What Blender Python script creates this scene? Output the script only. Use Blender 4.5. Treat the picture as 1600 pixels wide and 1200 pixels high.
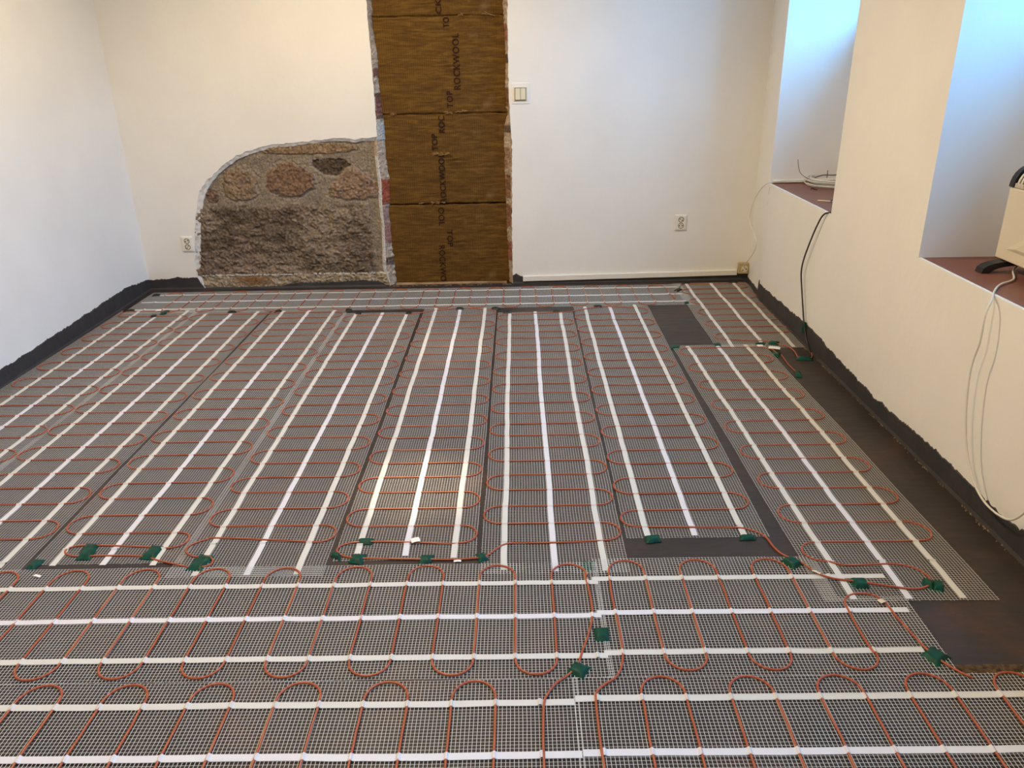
import bpy, bmesh, math, random
from mathutils import Vector, Matrix, noise
from mathutils.geometry import tessellate_polygon
random.seed(7)
for o in list(bpy.data.objects): bpy.data.objects.remove(o)
S = bpy.context.scene
C = S.collection
PI = math.pi

# ------------------------------------------------------------------ camera
FPX, PITCH, ROLL, YAW, CAM_H = 1222.9, 0.39501, 0.01999, -0.01222, 1.5
cp, sp, cy_, sy_ = math.cos(PITCH), math.sin(PITCH), math.cos(YAW), math.sin(YAW)
Zr = Matrix(((cy_, sy_, 0), (-sy_, cy_, 0), (0, 0, 1)))
fw, dn, rt = Zr @ Vector((0, cp, -sp)), Zr @ Vector((0, -sp, -cp)), Zr @ Vector((1, 0, 0))
r2 = math.cos(ROLL) * rt + math.sin(ROLL) * dn
d2 = -math.sin(ROLL) * rt + math.cos(ROLL) * dn
cam = bpy.data.cameras.new('camera')
cam.sensor_width = 36; cam.lens = FPX / 1600 * 36; cam.clip_start = 0.05; cam.clip_end = 100
co = bpy.data.objects.new('camera', cam); C.objects.link(co)
M = Matrix((r2, -d2, -fw)).transposed().to_4x4(); M.translation = (0, 0, CAM_H)
co.matrix_world = M
S.camera = co

# ------------------------------------------------------------------ sky, lights, exposure
vs = S.view_settings
vs.view_transform = 'Standard'; vs.look = 'None'; vs.gamma = 1; vs.use_curve_mapping = False
vs.exposure = 0.0
w = bpy.data.worlds.new('sky'); S.world = w; w.use_nodes = True
nt = w.node_tree; nt.nodes.clear()
out = nt.nodes.new('ShaderNodeOutputWorld'); bg = nt.nodes.new('ShaderNodeBackground')
tc = nt.nodes.new('ShaderNodeTexCoord'); sx = nt.nodes.new('ShaderNodeSeparateXYZ')
rp = nt.nodes.new('ShaderNodeValToRGB')
rp.color_ramp.elements[0].position = 0.0; rp.color_ramp.elements[0].color = (0.035, 0.10, 0.14, 1)
rp.color_ramp.elements[1].position = 1.0; rp.color_ramp.elements[1].color = (0.18, 0.74, 1.55, 1)
e = rp.color_ramp.elements.new(0.56); e.color = (0.03, 0.11, 0.21, 1)
e = rp.color_ramp.elements.new(0.61); e.color = (0.12, 0.40, 0.88, 1)
mr = nt.nodes.new('ShaderNodeMapRange'); mr.inputs[1].default_value = -1; mr.inputs[2].default_value = 1
nt.links.new(tc.outputs['Generated'], sx.inputs[0]); nt.links.new(sx.outputs[2], mr.inputs[0])
nt.links.new(mr.outputs[0], rp.inputs[0]); nt.links.new(rp.outputs[0], bg.inputs[0]); nt.links.new(bg.outputs[0], out.inputs[0])
bg.inputs[1].default_value = 40.0
sun_side = nt.nodes.new('ShaderNodeMapRange')      # the sky is brighter on the sun's side, towards -Y
for k_, v_ in ((1, -0.1), (2, -0.8), (3, 22.5), (4, 22.0)): sun_side.inputs[k_].default_value = v_
nt.links.new(sx.outputs[1], sun_side.inputs[0]); nt.links.new(sun_side.outputs[0], bg.inputs[1])
NICHES = [(3.975, 5.03), (2.0, 3.047), (0.02, 1.07)]
for (y0, y1) in NICHES:            # sky portals just outside each window pane
    l = bpy.data.lights.new('window_portal', 'AREA'); l.shape = 'RECTANGLE'; l.size = y1 - y0; l.size_y = 1.28
    l.cycles.is_portal = True
    o = bpy.data.objects.new('window_portal', l); C.objects.link(o)
    o.location = (2.13, (y0 + y1) / 2, 2.18)
    o.rotation_euler = Vector((-1, 0, 0)).to_track_quat('-Z', 'Y').to_euler()
def spot(loc, tgt, watt, size, col, blend=0.9, rad=0.05):
    l = bpy.data.lights.new('ceiling_spotlight', 'SPOT'); l.energy = watt; l.spot_size = math.radians(size)
    l.spot_blend = blend; l.color = col; l.shadow_soft_size = rad
    o = bpy.data.objects.new('ceiling_spotlight', l); C.objects.link(o); o.location = loc
    o.rotation_euler = (Vector(tgt) - Vector(loc)).to_track_quat('-Z', 'Y').to_euler()
WARM = (1.0, 0.74, 0.47)
# row of ceiling downlights, each a bright core with a wide warm spill
LAMPS = [((-0.42, 2.62, 3.05), (-0.40, 2.60, 0), 400, 12, (1.0, 0.78, 0.48), 1.0), ((-0.42, 4.15, 3.05), (-0.40, 4.15, 0), 100, 14, (1.0, 0.78, 0.48), 1.0),
         ((-1.00, 4.95, 3.05), (-0.95, 5.5, 1.6), 14, 110, (1.0, 0.74, 0.40), 1.0), ((-0.85, 3.5, 3.05), (-0.85, 3.5, 0), 226, 165, (1.0, 0.76, 0.45), 0.6),
         ((-0.9, 0.9, 3.05), (-0.9, 0.9, 0), 168, 165, (1.0, 0.72, 0.39), 0.6)]
for loc_, tgt_, watt_, size_, col_, bl_ in LAMPS: spot(loc_, tgt_, watt_, size_, col_, bl_)

# ------------------------------------------------------------------ materials
def mat(name, color, rough=0.6, spec=0.3, bump=None, noise_col=None, alpha=None, coords='Object', metal=0):
    """bump=(scale,strength,distance)  noise_col=(color2,scale,contrast_lo,contrast_hi)"""
    m = bpy.data.materials.new(name); m.use_nodes = True
    n = m.node_tree.nodes; L = m.node_tree.links
    b = n['Principled BSDF']
    b.inputs['Base Color'].default_value = (*color, 1); b.inputs['Roughness'].default_value = rough
    b.inputs['Specular IOR Level'].default_value = spec; b.inputs['Metallic'].default_value = metal
    t = n.new('ShaderNodeTexCoord')
    if noise_col:
        c2, sc, lo, hi = noise_col
        no = n.new('ShaderNodeTexNoise'); no.inputs['Scale'].default_value = sc; no.inputs['Detail'].default_value = 6
        r = n.new('ShaderNodeValToRGB'); r.color_ramp.elements[0].position = lo; r.color_ramp.elements[1].position = hi
        r.color_ramp.elements[0].color = (*color, 1); r.color_ramp.elements[1].color = (*c2, 1)
        L.new(t.outputs[coords], no.inputs['Vector']); L.new(no.outputs['Fac'], r.inputs[0]); L.new(r.outputs[0], b.inputs['Base Color'])
    if bump:
        no = n.new('ShaderNodeTexNoise'); no.inputs['Scale'].default_value = bump[0]; no.inputs['Detail'].default_value = 5
        bu = n.new('ShaderNodeBump'); bu.inputs['Strength'].default_value = bump[1]; bu.inputs['Distance'].default_value = bump[2]
        L.new(t.outputs[coords], no.inputs['Vector']); L.new(no.outputs['Fac'], bu.inputs['Height']); L.new(bu.outputs[0], b.inputs['Normal'])
    if alpha is not None:
        o = n['Material Output']; tr = n.new('ShaderNodeBsdfTransparent'); mx = n.new('ShaderNodeMixShader')
        mx.inputs[0].default_value = alpha
        L.new(tr.outputs[0], mx.inputs[1]); L.new(b.outputs[0], mx.inputs[2]); L.new(mx.outputs[0], o.inputs[0])
    return m

M_PLASTER = mat('white_painted_plaster', (0.80, 0.785, 0.75), 0.85, 0.2, bump=(14, 0.35, 0.006), noise_col=((0.76, 0.745, 0.71), 2.2, 0.4, 0.7))
M_SKIM = mat('fresh_pale_skim_plaster', (0.66, 0.655, 0.64), 0.9, 0.2, bump=(60, 0.6, 0.006), noise_col=((0.42, 0.42, 0.42), 30, 0.45, 0.7))
M_BAND = mat('dark_upturned_membrane', (0.038, 0.036, 0.038), 0.62, 0.3, bump=(35, 0.6, 0.004), noise_col=((0.05, 0.046, 0.045), 9, 0.4, 0.7))
M_TAPE = mat('white_adhesive_strip', (0.84, 0.84, 0.90), 0.5, 0.35, alpha=0.82)
M_TAPE2 = mat('cream_adhesive_strip', (0.79, 0.785, 0.755), 0.5, 0.35, alpha=0.80)
M_NET = mat('white_glass_fibre_thread', (0.68, 0.68, 0.655), 0.6, 0.3)
M_CABLE = mat('orange_heating_cable', (0.40, 0.088, 0.034), 0.34, 0.5)
M_GREEN = mat('green_cloth_tape', (0.0, 0.066, 0.040), 0.42, 0.22, bump=(260, 0.5, 0.0012), noise_col=((0.0, 0.035, 0.022), 40, 0.35, 0.65))
M_DARKTAPE = mat('near_black_green_tape', (0.006, 0.016, 0.013), 0.5, 0.4, bump=(200, 0.4, 0.001))
M_SILL = mat('red_brown_sill_paint', (0.20, 0.075, 0.052), 0.45, 0.4, bump=(18, 0.2, 0.003), noise_col=((0.235, 0.10, 0.072), 7, 0.4, 0.7))
M_WHITE_PL = mat('white_plastic', (0.78, 0.76, 0.70), 0.4, 0.45)
M_CREAM_PL = mat('cream_plastic', (0.72, 0.66, 0.50), 0.4, 0.45)
M_OLD_PL = mat('yellowed_plastic', (0.46, 0.36, 0.19), 0.45, 0.4)
M_BLACK = mat('black_plastic', (0.012, 0.011, 0.012), 0.38, 0.45)
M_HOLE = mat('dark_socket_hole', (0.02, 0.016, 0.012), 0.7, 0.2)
M_METAL = mat('brass_pin', (0.55, 0.45, 0.28), 0.35, 0.5, metal=0.8)
M_HEATER = mat('cream_enamelled_steel', (0.66, 0.60, 0.47), 0.38, 0.45)
M_WCABLE = mat('white_cable_sheath', (0.70, 0.68, 0.62), 0.45, 0.4)
M_BCABLE = mat('black_cable_sheath', (0.018, 0.012, 0.012), 0.4, 0.45)
M_GREYW = mat('grey_wire', (0.16, 0.16, 0.17), 0.45, 0.4)
M_PAPER = mat('white_paper_label', (0.82, 0.82, 0.80), 0.7, 0.2)
M_INK = mat('dark_printed_ink', (0.030, 0.012, 0.008), 0.8, 0.1)
M_PLANK = mat('pale_threshold_wood', (0.45, 0.30, 0.17), 0.7, 0.2, bump=(30, 0.4, 0.002), noise_col=((0.22, 0.12, 0.06), 5, 0.42, 0.62))
M_RUBBLE = mat('mortar_crumbs', (0.24, 0.18, 0.11), 0.9, 0.1, noise_col=((0.14, 0.10, 0.07), 30, 0.4, 0.6))
M_SCREED = mat('bare_brown_screed', (0.13, 0.085, 0.05), 0.9, 0.1, bump=(90, 1.0, 0.008), noise_col=((0.05, 0.035, 0.025), 45, 0.4, 0.65))
M_BRUSHED = mat('painted_window_frame', (0.75, 0.74, 0.71), 0.4, 0.4)

def vcol_mat(name, rough, bump, cs=60, amt=0.5):
    """base colour from the stored stone / mortar colour of the surface, broken up with fine grain"""
    m = bpy.data.materials.new(name); m.use_nodes = True
    n = m.node_tree.nodes; L = m.node_tree.links; b = n['Principled BSDF']
    b.inputs['Roughness'].default_value = rough; b.inputs['Specular IOR Level'].default_value = 0.15
    a = n.new('ShaderNodeAttribute'); a.attribute_name = 'stone'
    t = n.new('ShaderNodeTexCoord')
    no = n.new('ShaderNodeTexNoise'); no.inputs['Scale'].default_value = cs; no.inputs['Detail'].default_value = 7; no.inputs['Roughness'].default_value = 0.7
    r = n.new('ShaderNodeMapRange'); r.inputs[1].default_value = 0.3; r.inputs[2].default_value = 0.7
    r.inputs[3].default_value = 1 - amt; r.inputs[4].default_value = 1 + amt
    mx = n.new('ShaderNodeVectorMath'); mx.operation = 'SCALE'
    L.new(t.outputs['Object'], no.inputs['Vector']); L.new(no.outputs['Fac'], r.inputs[0])
    L.new(a.outputs['Color'], mx.inputs[0]); L.new(r.outputs[0], mx.inputs['Scale']); L.new(mx.outputs[0], b.inputs['Base Color'])
    n2 = n.new('ShaderNodeTexNoise'); n2.inputs['Scale'].default_value = bump[0]; n2.inputs['Detail'].default_value = 8
    bu = n.new('ShaderNodeBump'); bu.inputs['Strength'].default_value = bump[1]; bu.inputs['Distance'].default_value = bump[2]
    L.new(t.outputs['Object'], n2.inputs['Vector']); L.new(n2.outputs['Fac'], bu.inputs['Height']); L.new(bu.outputs[0], b.inputs['Normal'])
    return m
M_STONE = vcol_mat('rough_granite_masonry', 0.9, (70, 0.9, 0.012), 75, 0.55)
M_JAMB = vcol_mat('broken_brick_and_mortar', 0.9, (90, 0.9, 0.012), 90, 0.5)

def floor_mat():
    m = bpy.data.materials.new('dark_floor_membrane'); m.use_nodes = True
    n = m.node_tree.nodes; L = m.node_tree.links; b = n['Principled BSDF']
    b.inputs['Specular IOR Level'].default_value = 0.28
    t = n.new('ShaderNodeTexCoord')
    n1 = n.new('ShaderNodeTexNoise'); n1.inputs['Scale'].default_value = 2.6; n1.inputs['Detail'].default_value = 9; n1.inputs['Roughness'].default_value = 0.72; n1.inputs['Distortion'].default_value = 0.8
    r = n.new('ShaderNodeValToRGB'); e = r.color_ramp.elements
    e[0].position = 0.32; e[0].color = (0.025, 0.021, 0.021, 1)
    e[1].position = 0.54; e[1].color = (0.042, 0.032, 0.029, 1)
    x = r.color_ramp.elements.new(0.66); x.color = (0.072, 0.036, 0.025, 1)
    L.new(t.outputs['Object'], n1.inputs['Vector']); L.new(n1.outputs['Fac'], r.inputs[0]); L.new(r.outputs[0], b.inputs['Base Color'])
    # brushed swirls change the gloss
    mp = n.new('ShaderNodeMapping'); mp.inputs['Rotation'].default_value = (0, 0, 0.9); mp.inputs['Scale'].default_value = (3, 26, 1)
    n2 = n.new('ShaderNodeTexNoise'); n2.inputs['Scale'].default_value = 1.6; n2.inputs['Detail'].default_value = 5; n2.inputs['Distortion'].default_value = 1.2
    mr = n.new('ShaderNodeMapRange'); mr.inputs[3].default_value = 0.33; mr.inputs[4].default_value = 0.60
    L.new(t.outputs['Object'], mp.inputs[0]); L.new(mp.outputs[0], n2.inputs['Vector']); L.new(n2.outputs['Fac'], mr.inputs[0]); L.new(mr.outputs[0], b.inputs['Roughness'])
    bu = n.new('ShaderNodeBump'); bu.inputs['Strength'].default_value = 0.25; bu.inputs['Distance'].default_value = 0.003
    L.new(n2.outputs['Fac'], bu.inputs['Height']); L.new(bu.outputs[0], b.inputs['Normal'])
    return m
M_FLOOR = floor_mat()

def wool_mat():
    m = bpy.data.materials.new('mineral_wool_fibre'); m.use_nodes = True
    n = m.node_tree.nodes; L = m.node_tree.links; b = n['Principled BSDF']
    b.inputs['Roughness'].default_value = 0.8; b.inputs['Specular IOR Level'].default_value = 0.25
    t = n.new('ShaderNodeTexCoord')
    mp = n.new('ShaderNodeMapping'); mp.inputs['Scale'].default_value = (7, 1, 55)
    n1 = n.new('ShaderNodeTexNoise'); n1.inputs['Scale'].default_value = 1.0; n1.inputs['Detail'].default_value = 7; n1.inputs['Roughness'].default_value = 0.7; n1.inputs['Distortion'].default_value = 0.6
    r = n.new('ShaderNodeValToRGB'); e = r.color_ramp.elements
    e[0].position = 0.33; e[0].color = (0.060, 0.027, 0.003, 1); e[1].position = 0.70; e[1].color = (0.185, 0.096, 0.016, 1)
    x = e.new(0.5); x.color = (0.105, 0.050, 0.006, 1)
    L.new(t.outputs['Object'], mp.inputs[0]); L.new(mp.outputs[0], n1.inputs['Vector']); L.new(n1.outputs['Fac'], r.inputs[0])
    # pale scuffs
    n3 = n.new('ShaderNodeTexNoise'); n3.inputs['Scale'].default_value = 5.5; n3.inputs['Detail'].default_value = 5
    r3 = n.new('ShaderNodeMapRange'); r3.inputs[1].default_value = 0.62; r3.inputs[2].default_value = 0.78; r3.inputs[4].default_value = 0.45
    mx = n.new('ShaderNodeMixRGB'); mx.inputs[2].default_value = (0.24, 0.15, 0.07, 1)
    L.new(t.outputs['Object'], n3.inputs['Vector']); L.new(n3.outputs['Fac'], r3.inputs[0]); L.new(r3.outputs[0], mx.inputs[0])
    L.new(r.outputs[0], mx.inputs[1]); L.new(mx.outputs[0], b.inputs['Base Color'])
    wv = n.new('ShaderNodeTexWave'); wv.inputs['Scale'].default_value = 22; wv.inputs['Distortion'].default_value = 0.6
    ad = n.new('ShaderNodeMath'); ad.operation = 'ADD'
    L.new(t.outputs['Object'], wv.inputs['Vector']); L.new(wv.outputs['Fac'], ad.inputs[0]); L.new(n1.outputs['Fac'], ad.inputs[1])
    bu = n.new('ShaderNodeBump'); bu.inputs['Strength'].default_value = 0.5; bu.inputs['Distance'].default_value = 0.003
    L.new(ad.outputs[0], bu.inputs['Height']); L.new(bu.outputs[0], b.inputs['Normal'])
    return m
M_WOOL = wool_mat()

def glass_mat():
    m = bpy.data.materials.new('clear_window_glass'); m.use_nodes = True
    n = m.node_tree.nodes; L = m.node_tree.links; n.remove(n['Principled BSDF'])
    tr = n.new('ShaderNodeBsdfTransparent'); gl = n.new('ShaderNodeBsdfGlossy'); gl.inputs['Roughness'].default_value = 0.02
    lw = n.new('ShaderNodeLayerWeight'); pw = n.new('ShaderNodeMath'); pw.operation = 'POWER'; pw.inputs[1].default_value = 5.0
    fr = n.new('ShaderNodeMath'); fr.operation = 'MULTIPLY_ADD'; fr.inputs[1].default_value = 0.9; fr.inputs[2].default_value = 0.02; mx = n.new('ShaderNodeMixShader')
    L.new(lw.outputs['Facing'], pw.inputs[0]); L.new(pw.outputs[0], fr.inputs[0])
    L.new(fr.outputs[0], mx.inputs[0]); L.new(tr.outputs[0], mx.inputs[1]); L.new(gl.outputs[0], mx.inputs[2])
    L.new(mx.outputs[0], n['Material Output'].inputs[0])
    return m
M_GLASS = glass_mat()

# ------------------------------------------------------------------ helpers
def tag(o, label, cat, group=None, kind=None):
    o['label'] = label; o['category'] = cat
    if group: o['group'] = group
    if kind: o['kind'] = kind
    return o
def thing(name, label, cat, loc=(0, 0, 0), group=None):
    o = bpy.data.objects.new(name, None); o.empty_display_size = 0.05; C.objects.link(o); o.location = loc
    return tag(o, label, cat, group)

class MB:
    def __init__(s): s.v = []; s.f = []; s.c = None
    def add(s, vs, fs):
        b = len(s.v); s.v += [tuple(x) for x in vs]; s.f += [tuple(b + i for i in f) for f in fs]
    def box(s, x0, x1, y0, y1, z0, z1):
        s.add([(x0,y0,z0),(x1,y0,z0),(x1,y1,z0),(x0,y1,z0),(x0,y0,z1),(x1,y0,z1),(x1,y1,z1),(x0,y1,z1)],
              [(3,2,1,0),(4,5,6,7),(0,1,5,4),(1,2,6,5),(2,3,7,6),(3,0,4,7)])
    def prism(s, pts, d):
        """closed 3-D outline pts extruded by vector d"""
        n = len(pts); d = Vector(d); a = [Vector(p) for p in pts]
        s.add(a + [p + d for p in a], [])
        b = len(s.v) - 2 * n
        for t in tessellate_polygon([a]): s.f.append((b + t[0], b + t[1], b + t[2])); s.f.append((b + n + t[2], b + n + t[1], b + n + t[0]))
        for i in range(n):
            j = (i + 1) % n; s.f.append((b + i, b + j, b + n + j, b + n + i))
    def tube(s, pts, r, n=7, cap=True):
        P = [Vector(p) for p in pts]; m = len(P); base = len(s.v); up = None
        for i in range(m):
            t = (P[min(i+1, m-1)] - P[max(i-1, 0)])
            t = t.normalized() if t.length > 1e-9 else Vector((1, 0, 0))
            if up is None:
                up = Vector((0, 0, 1)) if abs(t.z) < 0.9 else Vector((0, 1, 0))
            a = t.cross(up)
            if a.length < 1e-6: a = t.cross(Vector((1, 0, 0)))
            a.normalize(); up = a.cross(t).normalized()
            rr = r[i] if isinstance(r, (list, tuple)) else r
            for k in range(n):
                g = 2 * PI * k / n; s.v.append(tuple(P[i] + (a * math.cos(g) + up * math.sin(g)) * rr))
        for i in range(m - 1):
            for k in range(n):
                l = (k + 1) % n
                s.f.append((base + i*n + k, base + i*n + l, base + (i+1)*n + l, base + (i+1)*n + k))
        if cap:
            s.f.append(tuple(base + k for k in range(n))[::-1]); s.f.append(tuple(base + (m-1)*n + k for k in range(n)))
    def cyl(s, c, ax, r, d, n=20):
        s.tube([Vector(c), Vector(c) + Vector(ax).normalized() * d], r, n)
    def grid(s, fn, nu, nv):
        b = len(s.v)
        for j in range(nv + 1):
            for i in range(nu + 1): s.v.append(tuple(fn(i / nu, j / nv)))
        for j in range(nv):
            for i in range(nu):
                a = b + j * (nu + 1) + i; s.f.append((a, a + 1, a + nu + 2, a + nu + 1))
    def build(s, name, m, parent=None, smooth=False, bevel=0, flip=False):
        me = bpy.data.meshes.new(name); me.from_pydata(s.v, [], s.f); me.materials.append(m)
        if not flip and bevel >= 0 and len(s.f) < 60000:
            bm = bmesh.new(); bm.from_mesh(me)
            if bevel == 0 or True: bmesh.ops.recalc_face_normals(bm, faces=bm.faces)
            bm.to_mesh(me); bm.free()
        if smooth: me.polygons.foreach_set('use_smooth', [True] * len(me.polygons))
        me.update()
        o = bpy.data.objects.new(name, me); C.objects.link(o)
        if parent: o.parent = parent
        if bevel > 0:
            b = o.modifiers.new('bevel', 'BEVEL'); b.width = bevel; b.segments = 3; b.limit_method = 'ANGLE'; b.angle_limit = 0.6
        return o
def rbox(name, m, parent, x0, x1, y0, y1, z0, z1, bev=0.002):
    b = MB(); b.box(x0, x1, y0, y1, z0, z1); return b.build(name, m, parent, bevel=bev)
def catmull(P, step=8):
    P = [Vector(p) for p in P]
    if len(P) < 3: return P
    out = []; Q = [P[0] * 2 - P[1]] + P + [P[-1] * 2 - P[-2]]
    for i in range(1, len(Q) - 2):
        for k in range(step):
            t = k / step; a, b, c, d = Q[i-1], Q[i], Q[i+1], Q[i+2]
            out.append(0.5 * ((2*b) + (c-a)*t + (2*a-5*b+4*c-d)*t*t + (3*b-a-3*c+d)*t**3))
    out.append(P[-1]); return out
def fn(x, y=0.0, z=0.0): return noise.noise(Vector((x, y, z)))
def interp(tab, t):
    if t <= tab[0][0]: return tab[0][1]
    for (a, va), (b, vb) in zip(tab, tab[1:]):
        if t <= b: return va + (vb - va) * (t - a) / (b - a)
    return tab[-1][1]
def struct(o): o['kind'] = 'structure'; return o

# ------------------------------------------------------------------ room shell
XL, XL2, YB, ZC, YN = -2.66, -2.635, 5.48, 3.1, -2.2
b = MB(); b.box(-2.95, 2.6, YN - 0.2, 5.95, -0.12, 0.0); struct(b.build('floor', M_FLOOR))
b = MB(); b.box(-2.95, 2.6, YN - 0.2, 5.95, ZC, ZC + 0.1); struct(b.build('ceiling', M_PLASTER))
b = MB(); b.prism([(-2.95, 5.9, 0), (-2.665, 5.9, 0), (-2.665, YB, 0), (-2.635, 3.6, 0), (-2.62, YN, 0), (-2.95, YN, 0)], (0, 0, ZC)); struct(b.build('wall_left', M_PLASTER))
b = MB(); b.box(-2.95, 2.6, YN - 0.2, YN, 0, ZC); struct(b.build('wall_front', M_PLASTER))

# back wall: plaster skin with the knocked-off patch and the blocked doorway cut out
patch = [(-2.262, -0.02), (-2.287, 0.089), (-2.270, 0.20), (-2.250, 0.32), (-2.226, 0.443), (-2.205, 0.53), (-2.182, 0.611), (-2.155, 0.67), (-2.119, 0.718), (-2.07, 0.775), (-2.014, 0.823),
         (-1.917, 0.885), (-1.84, 0.915), (-1.767, 0.937), (-1.677, 0.960), (-1.60, 0.966), (-1.524, 0.970), (-1.44, 0.982), (-1.362, 0.988), (-1.28, 0.999), (-1.196, 1.003), (-1.09, 0.990), (-1.02, 1.000), (-0.950, 1.008)]
def jag(P, amp, step=0.012, sd=0):
    out = []
    for (x0, z0), (x1, z1) in zip(P, P[1:]):
        L = math.hypot(x1-x0, z1-z0); n = max(1, int(L / step))
        for k in range(n):
            t = k / n; x, z = x0 + (x1-x0)*t, z0 + (z1-z0)*t
            nx, nz = -(z1-z0)/L, (x1-x0)/L
            a = amp * (fn(x*28, z*28, sd) + 0.6 * fn(x*90, z*90, sd + 3))
            out.append((x + nx*a, z + nz*a))
    out.append(P[-1]); return out
inner = jag(patch, 0.006, sd=2)
outer_c = []
for i, (x, z) in enumerate(patch):
    a = patch[max(i-1, 0)]; c = patch[min(i+1, len(patch)-1)]
    tx, tz = c[0]-a[0], c[1]-a[1]; L = math.hypot(tx, tz); wd = 0.042 if i < 9 else 0.026
    if i > 16: wd = 0.022
    if i < 2: wd = 0.030
    outer_c.append((x - tz/L*wd, max(z + tx/L*wd, -0.02)))
outer_c[-1] = (-0.940, 1.028)
outer = jag(outer_c, 0.008, sd=9)
DL = [(-0.940, 1.03), (-0.938, 1.24), (-0.935, 1.52), (-0.939, 1.7), (-0.938, 1.85), (-0.938, 2.36)]
DR = [(-0.047, 0.0), (-0.047, 0.06), (-0.045, 0.38), (-0.038, 0.77), (-0.035, 0.96), (-0.045, 1.107), (-0.047, 1.19), (-0.049, 1.35), (-0.051, 1.65), (-0.047, 1.85), (-0.047, 2.36)]
dl = jag(DL, 0.004, 0.015, 5); dr = jag(DR, 0.006, 0.015, 6)
b = MB()
left = [(-2.70, -0.02)] + outer + dl[1:] + [(-2.70, 2.36)]
b.prism([(x, YB, z) for x, z in left], (0, 0.022, 0))
b.prism([(x, YB, z) for x, z in ([(1.72, 2.36), (1.72, -0.02)] + dr)], (0, 0.022, 0))
b.box(-2.70, 1.72, YB, YB + 0.022, 2.36, ZC)
b.box(-2.95, 2.6, 5.66, 5.9, 0, ZC)       # solid masonry behind the plaster skin
b.box(-2.9, -2.30, YB + 0.021, 5.67, 0, ZC); b.box(-0.03, 1.8, YB + 0.021, 5.67, 0, ZC); b.box(-2.35, -0.94, YB + 0.021, 5.67, 1.0, ZC)
wall_back = struct(b.build('wall_back', M_PLASTER))

# pale skim rim round the bare patch
ni = 220
def resample(P, n):
    L = [0]
    for a, c in zip(P, P[1:]): L.append(L[-1] + math.hypot(c[0]-a[0], c[1]-a[1]))
    out = []; j = 0
    for k in range(n + 1):
        t = L[-1] * k / n
        while j < len(L) - 2 and L[j+1] < t: j += 1
        u = (t - L[j]) / max(1e-9, L[j+1] - L[j]); out.append((P[j][0] + (P[j+1][0]-P[j][0])*u, P[j][1] + (P[j+1][1]-P[j][1])*u))
    return out
ri, ro = resample(inner, ni), resample(outer, ni)
b = MB()
def rimf(u, v):
    i = int(round(u * ni)); a, c = ro[i], ri[i]; x = a[0] + (c[0]-a[0])*v; z = a[1] + (c[1]-a[1])*v
    d = 0.003 + 0.012 * v + 0.004 * fn(x*40, z*40, 4) * (1 if 0 < v < 1 else 0)
    if v == 1: d = 0.04
    return (x, YB + d, z)
b.grid(rimf, ni, 7); b.build('plaster_rim', M_SKIM, wall_back)

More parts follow.
